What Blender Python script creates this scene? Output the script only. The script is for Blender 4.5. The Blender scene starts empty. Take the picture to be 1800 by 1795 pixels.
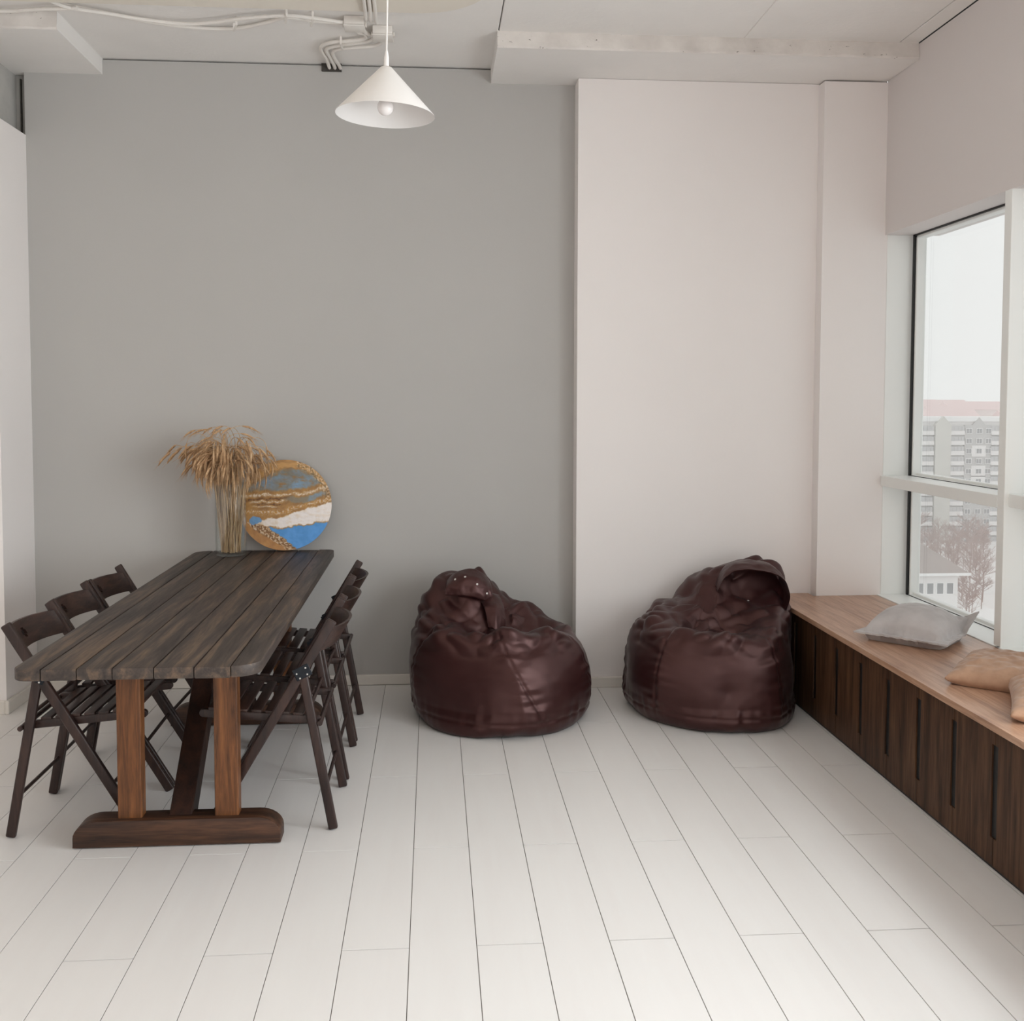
import bpy, bmesh, math, random
import numpy as np
from mathutils import Vector, Matrix, noise
from mathutils.bvhtree import BVHTree

random.seed(7)
rng = np.random.default_rng(7)
S = bpy.context.scene
COL = S.collection
pi = math.pi

# ------------------------------------------------------------------ camera
CAM_Z = 1.575
YAW, PITCH, ROLL = 0.07636, 0.05139, -0.0019
FPX, PPX, PPY = 1820.0, 900.0, 797.6
cd = bpy.data.cameras.new('camera')
cam = bpy.data.objects.new('camera', cd)
COL.objects.link(cam)
_f = Vector((math.sin(YAW) * math.cos(PITCH), math.cos(YAW) * math.cos(PITCH), -math.sin(PITCH)))
_r = Vector((math.cos(YAW), -math.sin(YAW), 0))
_d = _f.cross(_r)
_r2 = math.cos(ROLL) * _r + math.sin(ROLL) * _d
_d2 = -math.sin(ROLL) * _r + math.cos(ROLL) * _d
M = Matrix.Identity(4)
for i in range(3):
    M[i][0] = _r2[i]
    M[i][1] = -_d2[i]
    M[i][2] = -_f[i]
M[2][3] = CAM_Z
cam.matrix_world = M
cd.sensor_fit = 'HORIZONTAL'
cd.sensor_width = 36.0
cd.lens = FPX / 1800 * 36.0
cd.shift_x = (900 - PPX) / 1800
cd.shift_y = (PPY - 897.5) / 1800
cd.clip_start = 0.05
cd.clip_end = 5000
S.camera = cam

# ------------------------------------------------------------------ view, world, lights
S.view_settings.view_transform = 'Standard'
S.view_settings.look = 'None'
S.view_settings.exposure = 0.0
S.view_settings.gamma = 1.0
S.view_settings.use_curve_mapping = False
S.cycles.max_bounces = 12
S.cycles.diffuse_bounces = 8
S.cycles.volume_bounces = 3
S.cycles.transparent_max_bounces = 16
S.cycles.caustics_reflective = False
S.cycles.caustics_refractive = False

W = bpy.data.worlds.new('overcast_sky')
S.world = W
W.use_nodes = True
bg = W.node_tree.nodes['Background']
bg.inputs['Color'].default_value = (0.99, 1.0, 0.995, 1)
bg.inputs['Strength'].default_value = 0.98

AREA_L = 9.9                       # radiance of lights added to boost the daylight in the bays beside the camera
def area_light(name, loc, sx, sy, rot, L, color):
    ld = bpy.data.lights.new(name, 'AREA')
    ld.shape = 'RECTANGLE'
    ld.size, ld.size_y = sx, sy
    ld.energy = L * pi * sx * sy
    ld.color = color
    o = bpy.data.objects.new(name, ld)
    COL.objects.link(o)
    o.location = loc
    o.rotation_euler = rot
    return o
BAYS = [(1.87, 3.00, 1.15), (0.64, 1.77, 1.15), (-0.59, 0.54, 1.0), (-1.82, -0.69, 1.0)]
for i, (a, b, k) in enumerate(BAYS):
    area_light('window_daylight_boost', (2.83, (a + b) / 2, 1.49), 1.9, b - a - 0.06, (0, pi / 2, 0), AREA_L * k, (0.925, 0.965, 1.0))
# added fill light behind the camera; that wall has no windows
area_light('rear_fill', (-0.2, -2.4, 1.6), 4.2, 2.0, (pi / 2, 0, 0), 0.35, (0.98, 0.985, 1.0))

# ------------------------------------------------------------------ material helpers
def lin(c):
    out = []
    for v in c[:3]:
        v = v / 255.0
        out.append(v / 12.92 if v <= 0.04045 else ((v + 0.055) / 1.055) ** 2.4)
    return tuple(out) + (1.0,)

class NT:
    def __init__(self, name):
        self.m = bpy.data.materials.new(name)
        self.m.use_nodes = True
        self.t = self.m.node_tree
        self.p = self.t.nodes['Principled BSDF']
    def n(self, typ, **kw):
        nd = self.t.nodes.new(typ)
        for k, v in kw.items():
            if k in nd.inputs:
                nd.inputs[k].default_value = v
            else:
                setattr(nd, k, v)
        return nd
    def l(self, a, b):
        self.t.links.new(a, b)
    def set(self, **kw):
        for k, v in kw.items():
            self.p.inputs[k.replace('_', ' ')].default_value = v
        return self
    def coords(self, scale=(1, 1, 1), rnd=True):
        tc = self.n('ShaderNodeTexCoord')
        mp = self.n('ShaderNodeMapping')
        mp.inputs['Scale'].default_value = scale
        if rnd:
            oi = self.n('ShaderNodeObjectInfo')
            mul = self.n('ShaderNodeMath', operation='MULTIPLY')
            mul.inputs[1].default_value = 37.0
            self.l(oi.outputs['Random'], mul.inputs[0])
            add = self.n('ShaderNodeVectorMath', operation='ADD')
            self.l(tc.outputs['Object'], add.inputs[0])
            self.l(mul.outputs[0], add.inputs[1])
            self.l(add.outputs[0], mp.inputs['Vector'])
        else:
            self.l(tc.outputs['Object'], mp.inputs['Vector'])
        return mp.outputs['Vector']
    def noise(self, vec, scale, detail=4, rough=0.55, dist=0.0):
        nz = self.n('ShaderNodeTexNoise')
        nz.inputs['Scale'].default_value = scale
        nz.inputs['Detail'].default_value = detail
        nz.inputs['Roughness'].default_value = rough
        nz.inputs['Distortion'].default_value = dist
        self.l(vec, nz.inputs['Vector'])
        return nz.outputs['Fac']
    def ramp(self, fac, stops):
        r = self.n('ShaderNodeValToRGB')
        el = r.color_ramp.elements
        while len(el) < len(stops):
            el.new(0.5)
        for e, (p, c) in zip(el, stops):
            e.position = p
            e.color = c
        self.l(fac, r.inputs['Fac'])
        return r.outputs['Color']
    def bump(self, h, strength, dist=0.01):
        b = self.n('ShaderNodeBump')
        b.inputs['Strength'].default_value = strength
        b.inputs['Distance'].default_value = dist
        self.l(h, b.inputs['Height'])
        self.l(b.outputs['Normal'], self.p.inputs['Normal'])
    def color(self, c):
        self.l(c, self.p.inputs['Base Color'])
    def rough(self, fac, lo, hi):
        mr = self.n('ShaderNodeMapRange')
        mr.inputs['To Min'].default_value = lo
        mr.inputs['To Max'].default_value = hi
        self.l(fac, mr.inputs['Value'])
        self.l(mr.outputs[0], self.p.inputs['Roughness'])

def scale_c(c, k):
    return tuple(min(1, v * k) for v in c[:3]) + (1.0,)

def paint(name, c, rough=0.7, var=0.03, nscale=1.3, bump=0.0, bscale=60, bdist=0.002):
    t = NT(name)
    v = t.coords(rnd=False)
    f = t.noise(v, nscale, 5)
    t.color(t.ramp(f, [(0.3, scale_c(c, 1 - var)), (0.7, scale_c(c, 1 + var))]))
    t.set(Roughness=rough)
    if bump:
        t.bump(t.noise(v, bscale, 6), bump, bdist)
    return t.m

def wood(name, dark, mid, light, axis=1, freq=1.0, rough=(0.35, 0.6), bump=0.25, stretch=14.0, spec=0.4, mix=(0.3, 0.5, 0.72)):
    t = NT(name)
    sc = [stretch * freq] * 3
    sc[axis] = freq
    v = t.coords(tuple(sc))
    f = t.noise(v, 2.2, 7, 0.62, 0.6)
    fine = t.noise(v, 11.0, 4, 0.6, 0.2)
    mx = t.n('ShaderNodeMath', operation='MULTIPLY_ADD')
    mx.inputs[1].default_value = 0.3
    t.l(fine, mx.inputs[0])
    sb = t.n('ShaderNodeMath', operation='SUBTRACT')
    sb.inputs[1].default_value = 0.15
    t.l(f, sb.inputs[0])
    t.l(sb.outputs[0], mx.inputs[2])
    t.color(t.ramp(mx.outputs[0], [(mix[0], dark), (mix[1], mid), (mix[2], light)]))
    t.rough(mx.outputs[0], rough[1], rough[0])
    t.bump(mx.outputs[0], bump, 0.003)
    t.p.inputs['Specular IOR Level'].default_value = spec
    return t.m

MT = {}
MT['grey_wall'] = paint('grey_wall_paint', lin((181, 179, 176)), 0.75, 0.02, 0.9, 0.12, 90)
MT['pale_wall'] = paint('pale_wall_paint', lin((236, 231, 229)), 0.75, 0.015, 0.9, 0.10, 90)
MT['white_wall'] = paint('white_wall_paint', lin((237, 232, 230)), 0.75, 0.015, 0.9, 0.10, 90)
MT['ceiling'] = paint('whitewashed_concrete', lin((233, 230, 227)), 0.85, 0.03, 2.2, 0.35, 35, 0.004)
MT['board'] = paint('beige_ceiling_board', lin((226, 219, 208)), 0.8, 0.02, 2)
MT['dark_gap'] = paint('dark_gap', lin((26, 24, 22)), 0.9, 0.2, 8)
MT['concrete'] = paint('raw_concrete', lin((178, 176, 172)), 0.9, 0.12, 4, 0.4, 30, 0.004)
MT['baseboard'] = paint('baseboard_gloss', lin((222, 217, 210)), 0.4, 0.03, 3)
MT['white_pvc'] = paint('white_window_profile', lin((238, 240, 238)), 0.35, 0.01, 3)
MT['gasket'] = paint('rubber_and_recess_black', lin((14, 14, 15)), 0.5, 0.1, 9)  # also blackens the bench backing and the chair finger recess
MT['lamp'] = paint('matt_white_enamel', lin((230, 227, 225)), 0.45, 0.01, 5)
MT['conduit'] = paint('painted_conduit', lin((226, 221, 215)), 0.6, 0.02, 9)
MT['hole'] = paint('conduit_hole', lin((70, 66, 62)), 0.9, 0.3, 30)

def ceiling_beam_mat():
    t = NT('rough_whitewashed_edge')
    v = t.coords(rnd=False)
    f = t.noise(v, 6, 6)
    base = t.ramp(f, [(0.3, lin((206, 200, 195))), (0.7, lin((230, 225, 220)))])
    v2 = t.coords((1, 1, 2.2), rnd=False)
    sp = t.noise(v2, 34, 4, 0.55)
    m = t.n('ShaderNodeMix', data_type='RGBA')
    m.inputs['B'].default_value = lin((92, 84, 78))
    g = t.ramp(sp, [(0.68, (0, 0, 0, 1)), (0.73, (1, 1, 1, 1))])
    t.l(g, m.inputs['Factor'])
    t.l(base, m.inputs['A'])
    t.color(m.outputs['Result'])
    t.set(Roughness=0.9)
    t.bump(f, 0.8, 0.01)
    return t.m
MT['beam_face'] = ceiling_beam_mat()

def floor_mat():
    t = NT('white_laminate')
    v = t.coords((9, 0.9, 9))
    f = t.noise(v, 2.0, 6, 0.6, 0.4)
    t.color(t.ramp(f, [(0.3, lin((229, 226, 224))), (0.7, lin((231, 229, 227)))]))
    t.rough(f, 0.42, 0.5)
    t.bump(f, 0.02, 0.001)
    t.p.inputs['Specular IOR Level'].default_value = 0.35
    return t.m
MT['plank'] = floor_mat()
MT['plank_gap'] = paint('plank_gap', lin((138, 131, 127)), 0.8, 0.1, 5)

MT['table_board'] = wood('weathered_table_board', lin((44, 38, 36)), lin((70, 60, 54)), lin((122, 99, 78)), 1, 0.8, (0.42, 0.62), 0.5, 14, 0.4, (0.3, 0.52, 0.8))
MT['table_leg'] = wood('orange_brown_pine', lin((58, 33, 17)), lin((104, 64, 35)), lin((140, 90, 50)), 2, 1.2, (0.35, 0.55), 0.25, 13)
MT['table_foot'] = wood('dark_stained_pine', lin((36, 23, 17)), lin((64, 41, 28)), lin((94, 62, 42)), 0, 1.2, (0.4, 0.6), 0.25, 13)
MT['brace'] = wood('dark_brace', lin((26, 14, 11)), lin((44, 25, 18)), lin((62, 36, 24)), 2, 1.2, (0.45, 0.6), 0.2, 10, 0.3)
MT['chair'] = wood('dark_walnut_stain', lin((30, 19, 17)), lin((47, 31, 27)), lin((65, 44, 37)), 2, 2.0, (0.33, 0.5), 0.12, 8, 0.45)
MT['chair_back'] = wood('dark_walnut_stain_veneer', lin((32, 21, 18)), lin((51, 34, 29)), lin((72, 49, 41)), 1, 2.0, (0.33, 0.5), 0.12, 8, 0.45)
MT['bracket'] = NT('dark_steel').set(Base_Color=lin((34, 38, 44)), Metallic=0.6, Roughness=0.45).m
MT['bench_top'] = wood('oiled_oak_top', lin((144, 108, 86)), lin((175, 137, 112)), lin((198, 163, 139)), 1, 1.0, (0.26, 0.38), 0.12, 12, 0.6)
MT['bench_front'] = wood('walnut_stained_front', lin((42, 27, 18)), lin((72, 48, 32)), lin((98, 69, 47)), 2, 1.0, (0.45, 0.6), 0.12, 14, 0.3)

def fabric(name, c1, c2, rough=0.6, sheen=0.0, nscale=14, bump=0.15, bscale=900):
    t = NT(name)
    v = t.coords(rnd=False)
    f = t.noise(v, nscale, 5)
    t.color(t.ramp(f, [(0.3, c1), (0.7, c2)]))
    t.set(Roughness=rough)
    t.p.inputs['Sheen Weight'].default_value = sheen
    t.p.inputs['Sheen Roughness'].default_value = 0.4
    t.bump(t.noise(v, bscale, 2), bump, 0.0006)
    return t.m
MT['bag'] = fabric('brown_nylon', lin((37, 13, 14)), lin((43, 17, 17)), 0.40, 0.05, 5, 0.10)
MT['bag'].node_tree.nodes['Principled BSDF'].inputs['Specular IOR Level'].default_value = 0.72
MT['bag'].node_tree.nodes['Principled BSDF'].inputs['Specular Tint'].default_value = (1.0, 0.62, 0.59, 1)
MT['velvet'] = fabric('grey_velvet', lin((172, 167, 166)), lin((192, 187, 186)), 0.8, 0.3, 10, 0.2, 500)
MT['tan'] = fabric('tan_plush', lin((156, 121, 97)), lin((184, 148, 122)), 0.85, 0.3, 16, 0.5, 160)
MT['snap'] = NT('snap_metal').set(Base_Color=lin((225, 222, 218)), Metallic=0.7, Roughness=0.3).m
MT['straw'] = wood('dry_straw', lin((162, 130, 96)), lin((200, 168, 130)), lin((224, 198, 164)), 2, 3.0, (0.6, 0.8), 0.1, 6)
MT['ear'] = wood('dry_wheat_ear', lin((150, 116, 82)), lin((190, 154, 116)), lin((218, 188, 152)), 2, 8.0, (0.6, 0.8), 0.1, 4)

def glass_mat(name, tint=(1, 1, 1, 1), refl=0.03):
    t = NT(name)
    tr = t.n('ShaderNodeBsdfTransparent')
    tr.inputs['Color'].default_value = tint
    gl = t.n('ShaderNodeBsdfGlossy')
    gl.inputs['Roughness'].default_value = 0.02
    lw = t.n('ShaderNodeLayerWeight')
    lw.inputs['Blend'].default_value = 0.5
    pw = t.n('ShaderNodeMath', operation='POWER')
    pw.inputs[1].default_value = 3.5
    t.l(lw.outputs['Facing'], pw.inputs[0])
    fr = t.n('ShaderNodeMath', operation='MULTIPLY_ADD')
    fr.inputs[1].default_value = 0.55
    fr.inputs[2].default_value = refl
    t.l(pw.outputs[0], fr.inputs[0])
    mx = t.n('ShaderNodeMixShader')
    t.l(fr.outputs[0], mx.inputs[0])
    t.l(tr.outputs[0], mx.inputs[1])
    t.l(gl.outputs[0], mx.inputs[2])
    out = t.t.nodes['Material Output']
    t.l(mx.outputs[0], out.inputs['Surface'])
    return t.m
MT['pane'] = glass_mat('window_glass', (0.985, 0.992, 0.988, 1))
MT['vase'] = glass_mat('vase_glass', (0.955, 0.965, 0.955, 1), 0.07)
MT['bulb'] = NT('opal_bulb').set(Base_Color=lin((236, 230, 228)), Roughness=0.2).m

# outside
MT['snow'] = paint('snow_ground', lin((240, 237, 236)), 0.9, 0.08, 0.05)
MT['panel_white'] = paint('white_facade', lin((234, 232, 231)), 0.9, 0.03, 0.2)
MT['panel_grey'] = paint('grey_facade_panel', lin((196, 195, 194)), 0.9, 0.04, 0.2)
MT['panel_beige'] = paint('beige_grey_facade', lin((206, 204, 198)), 0.9, 0.04, 0.2)
MT['far_window'] = paint('far_window_glass', lin((140, 141, 144)), 0.4, 0.1, 0.5)
MT['balcony_glass'] = paint('balcony_glass', lin((196, 196, 197)), 0.5, 0.1, 0.8)
MT['far_frame'] = paint('far_window_frame', lin((240, 240, 240)), 0.7, 0.01, 0.5)
MT['red_roof'] = paint('haze_paled_red_roof', lin((228, 196, 194)), 0.9, 0.08, 0.05)  # red paled towards white to imitate distant haze
MT['pink_wall'] = paint('haze_paled_brick', lin((230, 214, 211)), 0.9, 0.06, 0.08)  # brick colour lightened for the haze as well
MT['house_roof'] = paint('grey_brown_roof', lin((168, 156, 152)), 0.9, 0.05, 0.3)
MT['bark'] = paint('bare_twigs', lin((172, 148, 142)), 0.95, 0.1, 0.5)
MT['car_paint'] = paint('slate_blue_car', lin((138, 146, 166)), 0.4, 0.03, 0.5)
MT['tyre'] = paint('tyre', lin((60, 60, 62)), 0.9, 0.05, 2)

# ------------------------------------------------------------------ mesh helpers
class B:
    """collects shapes into one bmesh -> one mesh object"""
    def __init__(self):
        self.bm = bmesh.new()
    def _join(self, b2, mat=None):
        if mat is not None:
            b2.transform(mat)
        me = bpy.data.meshes.new('tmp')
        b2.to_mesh(me)
        b2.free()
        self.bm.from_mesh(me)
        bpy.data.meshes.remove(me)
    def box(self, lo, hi, bev=0.0, mat=None, seg=1):
        b = bmesh.new()
        bmesh.ops.create_cube(b, size=1)
        s = [hi[i] - lo[i] for i in range(3)]
        c = [(hi[i] + lo[i]) / 2 for i in range(3)]
        bmesh.ops.scale(b, vec=s, verts=b.verts)
        bmesh.ops.translate(b, vec=c, verts=b.verts)
        if bev > 0:
            bmesh.ops.bevel(b, geom=b.edges[:], offset=bev, segments=seg, affect='EDGES', profile=0.5, clamp_overlap=True)
        self._join(b, mat)
        return self
    def bar(self, p0, p1, w, t, up=(0, 1, 0), bev=0.003, seg=2):
        """rectangular bar from p0 to p1; t along 'up', w across"""
        p0, p1 = Vector(p0), Vector(p1)
        z = (p1 - p0).normalized()
        y = Vector(up)
        y = (y - z * y.dot(z)).normalized()
        x = y.cross(z)
        L = (p1 - p0).length
        m = Matrix.Identity(4)
        for i in range(3):
            m[i][0], m[i][1], m[i][2], m[i][3] = x[i], y[i], z[i], p0[i]
        return self.box((-w / 2, -t / 2, 0), (w / 2, t / 2, L), bev, m, seg)
    def tube(self, pts, r, n=8, caps=True, closed=False):
        pts = [Vector(p) for p in pts]
        rs = r if isinstance(r, (list, tuple)) else [r] * len(pts)
        rings = []
        ref = Vector((0.13, 0.31, 0.94))
        for i, p in enumerate(pts):
            a = pts[max(i - 1, 0)]
            b = pts[min(i + 1, len(pts) - 1)]
            t = (b - a).normalized()
            if abs(t.dot(ref)) > 0.95:
                ref = Vector((0.94, 0.13, 0.31))
            x = t.cross(ref).normalized()
            y = t.cross(x)
            rings.append([self.bm.verts.new(p + (x * math.cos(2 * pi * k / n) + y * math.sin(2 * pi * k / n)) * rs[i]) for k in range(n)])
        for i in range(len(rings) - 1):
            for k in range(n):
                self.bm.faces.new((rings[i][k], rings[i][(k + 1) % n], rings[i + 1][(k + 1) % n], rings[i + 1][k]))
        if caps:
            self.bm.faces.new(rings[0][::-1])
            self.bm.faces.new(rings[-1])
        return self
    def lathe(self, prof, n=48, mat=None):
        b = bmesh.new()
        rings = []
        for (r, z) in prof:
            if r < 1e-6:
                rings.append([b.verts.new((0, 0, z))])
            else:
                rings.append([b.verts.new((r * math.cos(2 * pi * k / n), r * math.sin(2 * pi * k / n), z)) for k in range(n)])
        for a, c in zip(rings[:-1], rings[1:]):
            for k in range(n):
                k2 = (k + 1) % n
                if len(a) == 1 and len(c) == 1:
                    continue
                if len(a) == 1:
                    b.faces.new((a[0], c[k2], c[k]))
                elif len(c) == 1:
                    b.faces.new((a[k], a[k2], c[0]))
                else:
                    b.faces.new((a[k], a[k2], c[k2], c[k]))
        self._join(b, mat)
        return self
    def prism(self, poly, h, mat=None, bev=0.0, seg=2):
        """poly in XY extruded 0..h in Z"""
        b = bmesh.new()
        vs = [b.verts.new((p[0], p[1], 0)) for p in poly]
        f = b.faces.new(vs)
        r = bmesh.ops.extrude_face_region(b, geom=[f])
        top = [g for g in r['geom'] if isinstance(g, bmesh.types.BMVert)]
        bmesh.ops.translate(b, vec=(0, 0, h), verts=top)
        bmesh.ops.recalc_face_normals(b, faces=b.faces)
        if bev > 0:
            ed = [e for e in b.edges if abs(e.verts[0].co.z - e.verts[1].co.z) < 1e-6]
            bmesh.ops.bevel(b, geom=ed, offset=bev, segments=seg, affect='EDGES', profile=0.5, clamp_overlap=True)
        self._join(b, mat)
        return self
    def grid(self, P, close_u=False):
        """P[i][j] -> vertices, quads"""
        V = [[self.bm.verts.new(p) for p in row] for row in P]
        nu, nv = len(V), len(V[0])
        for i in range(nu - 1 + (1 if close_u else 0)):
            for j in range(nv - 1):
                self.bm.faces.new((V[i][j], V[(i + 1) % nu][j], V[(i + 1) % nu][j + 1], V[i][j + 1]))
        return self
    def mesh(self, name, mat, smooth=None):
        me = bpy.data.meshes.new(name)
        bmesh.ops.recalc_face_normals(self.bm, faces=self.bm.faces)
        self.bm.to_mesh(me)
        self.bm.free()
        if mat is not None:
            me.materials.append(mat)
        if smooth is not None:
            me.shade_smooth()
            if smooth < 3:
                me.set_sharp_from_angle(angle=smooth)
        return me
    def obj(self, name, mat, parent=None, smooth=None, **props):
        return link(name, self.mesh(name, mat, smooth), parent, **props)

def link(name, me, parent=None, loc=None, rot=None, **props):
    o = bpy.data.objects.new(name, me)
    COL.objects.link(o)
    if parent is not None:
        o.parent = parent
    if loc is not None:
        o.location = loc
    if rot is not None:
        o.rotation_euler = rot
    for k, v in props.items():
        o[k] = v
    return o

def thing(name, label, cat, loc=(0, 0, 0), rz=0.0, group=None):
    o = link(name, None, None, loc, (0, 0, rz))
    o['label'] = label
    o['category'] = cat
    if group:
        o['group'] = group
    return o

def struct(name, b, mat, smooth=None, **props):
    return b.obj(name, mat, None, smooth, kind='structure', **props)

def dup_tree(root, loc, rz, label, group=None):
    r = root.copy()
    COL.objects.link(r)
    r.location = loc
    r.rotation_euler = (0, 0, rz)
    r['label'] = label
    if group:
        r['group'] = group
    for ch in list(root.children):
        c = ch.copy()
        COL.objects.link(c)
        c.parent = r
        for g in list(ch.children):
            d = g.copy()
            COL.objects.link(d)
            d.parent = c
    return r

def rrect(x0, y0, x1, y1, r, corners=(1, 1, 1, 1), n=6):
    """ccw polygon; corners order: (x0,y0),(x1,y0),(x1,y1),(x0,y1)"""
    P = []
    cs = [((x0, y0), pi, (1, 1)), ((x1, y0), 1.5 * pi, (-1, 1)), ((x1, y1), 0, (-1, -1)), ((x0, y1), 0.5 * pi, (1, -1))]
    for (c, a0, s), use in zip(cs, corners):
        rr = r * use
        if rr <= 0:
            P.append(c)
            continue
        cx, cy = c[0] + s[0] * rr, c[1] + s[1] * rr
        for k in range(n + 1):
            a = a0 + k / n * pi / 2
            P.append((cx + rr * math.cos(a), cy + rr * math.sin(a)))
    return P

def nz(x, y=0.0, z=0.0):
    return noise.noise(Vector((x, y, z)))

# ================================================================== ROOM SHELL
XL, XR, YB, YP, YC = -2.134, 2.445, 5.71, 5.575, 5.49
XLL, YF = -3.9, -2.7            # hidden far left wall, wall behind the camera
ZC = 3.375

# floor: grey bed with white laminate planks
floor = struct('floor', B().box((XLL - 0.2, YF - 0.2, -0.2), (2.64, 6.3, -0.012)).box((XLL, YF, -0.012), (2.44, 5.95, -0.0035)), MT['plank_gap'])
PW, PL, GAP = 0.19376, 1.3721, 0.0026
plank_me = B().box((GAP / 2, 0.0024, -0.0033), (PW - GAP / 2, PL - 0.0024, 0.0), 0.0003).mesh('plank', MT['plank'])
k0 = int(math.floor((XLL + 0.0702) / PW)) + 1
for k in range(k0, 13):
    x = -0.0702 + k * PW
    if x + PW > 2.44:
        break
    y = 2.917 if k % 2 else 3.5836
    y -= PL * 5
    while y < 5.69:
        y1 = y + PL
        ylo, yhi = max(y, YF + 0.01), min(y1, 5.695)
        if yhi - ylo > 0.03:
            o = link('plank', plank_me, floor, (x, ylo, 0))
            o.scale = (1, (yhi - ylo) / PL, 1)
        y = y1

# back wall: grey field, projecting pale field, column
wall_back = struct('wall_back', B().box((XL - 0.003, YB, -0.01), (0.85, 5.9, 3.366)), MT['grey_wall'])
bk = B().box((XL - 2.0, 5.9, -0.2), (2.62, 6.3, 3.62)).obj('gap_backing', MT['dark_gap'], wall_back)  # dark box added to block light behind the wall-top gap
B().box((0.779, YP, -0.01), (2.3, 5.88, 3.292)).obj('pale_field', MT['pale_wall'], wall_back, label='pale off-white projecting part of the back wall')
B().box((2.0955, YC, -0.01), (2.62, 5.88, 3.285)).obj('column', MT['pale_wall'], wall_back, label='narrow off-white column in the right corner')

# left: short nib wall, its return, concrete behind the top
wall_left = struct('wall_left', B().box((XL - 0.25, 5.30, -0.01), (XL, 5.712, 2.966)).box((XLL, 5.30, -0.01), (XL - 0.24, 5.55, 2.966)), MT['white_wall'])
B().box((XL - 0.5, 4.9, 2.9), (XL - 0.066, 5.80, 3.33)).obj('concrete_stub', MT['concrete'], wall_left, label='raw grey concrete above the white nib wall')
B().box((XL - 0.066, 5.77, 2.9), (XL + 0.02, 5.80, 3.33)).obj('slot_back', MT['concrete'], wall_left)
B().box((-2.176, 5.755, 2.99), (-2.170, 5.772, 3.27)).obj('dark_strip', MT['hole'], wall_left, label='dark vertical strip in the corner gap')  # thin dark strip at the back of the slot
struct('wall_far_left', B().box((XLL - 0.2, YF - 0.2, -0.01), (XLL, 5.31, 3.6)), MT['white_wall'])
struct('wall_front', B().box((XLL - 0.2, YF - 0.2, -0.01), (2.75, YF, 3.6)), MT['white_wall'])

# right wall: spandrel above the windows, parapet below
wall_right = struct('wall_right', B().box((XR, YF, 2.474), (2.75, 5.495, 3.372)), paint('right_wall_shade_paint', lin((219, 213, 211)), 0.75, 0.015, 0.9, 0.10, 90))  # darker paint stands in for the backlit shade on this wall
B().box((XR, YF, -0.01), (2.75, 5.495, 0.49)).obj('parapet', MT['white_wall'], wall_right)
for (a, b) in [(-2.7, -1.87)]:
    B().box((XR, a, 0.49), (2.75, b, 2.48)).obj('pier', MT['white_wall'], wall_right)

# ceiling: three slabs, dropped strips along the back wall, board near the camera
ceiling = struct('ceiling', B().box((XLL - 0.2, YF - 0.2, 3.5), (2.64, 6.3, 3.65)), MT['dark_gap'])
for (a, b) in [(XLL, 0.3215), (0.327, 1.545), (1.5462, 2.343), (2.348, 2.441)]:
    B().box((a, YF, ZC), (b, 5.74, 3.52), 0.003).obj('slab', MT['ceiling'], ceiling)

def rough_strip(name, x0, x1, y0, zb, zt, y1=5.76, n=120, seed=0):
    """dropped strip: front face with an uneven lower edge, soffit and ends"""
    b = B()
    rows = []
    for i in range(n + 1):
        x = x0 + (x1 - x0) * i / n
        j = 0.006 * nz(x * 9, seed) + 0.004 * nz(x * 31, seed + 5)
        k = 0.006 * nz(x * 7, seed + 9) + 0.003 * nz(x * 40, seed + 3)
        rows.append([(x, y1, zt), (x, y0 + 0.012 + k, zt), (x, y0 + 0.006 + 0.5 * k, (zb + zt) / 2), (x, y0 + k * 0.5, zb + 0.008 + j), (x, y0 + 0.008, zb + j * 0.3), (x, y0 + 0.03, zb), (x, y1, zb)])
    b.grid(rows)
    b.bm.verts.ensure_lookup_table()
    m_ = len(rows[0])
    b.bm.faces.new([b.bm.verts[k] for k in range(m_)])
    b.bm.faces.new([b.bm.verts[n * m_ + k] for k in range(m_)][::-1])
    me = b.mesh(name, MT['ceiling'], 0.6)
    me.materials.append(MT['beam_face'])
    for p in me.polygons:
        if p.normal.y < -0.5:
            p.material_index = 1
    return link(name, me, ceiling)
rough_strip('dropped_strip', 0.318, 2.444, 5.128, 3.294, ZC + 0.004, seed=1)
rough_strip('dropped_strip', -3.2, -1.735, 5.04, 3.290, ZC + 0.004, seed=20)
# thin board under the slab, far right corner rounded
B().prism(rrect(XLL + 0.02, -1.0, 0.25, 4.79, 0.33, (0, 0, 1, 0), 14), 0.020, Matrix.Translation((0, 0, 3.320))).obj('ceiling_board', MT['board'], ceiling)

# baseboards
def baseboard(name, lo, hi):
    b = B().box(lo, hi, 0.004)
    return struct(name, b, MT['baseboard'])
baseboard('baseboard_back', (XL + 0.018, 5.694, 0.0), (0.776, 5.712, 0.058))
baseboard('baseboard_back_right', (0.763, 5.558, 0.0), (1.9, 5.577, 0.058))
baseboard('baseboard_left', (XL - 0.002, 5.282, 0.0), (XL + 0.018, 5.712, 0.068))
baseboard('baseboard_left_return', (XLL, 5.282, 0.0), (XL - 0.002, 5.302, 0.068))

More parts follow.
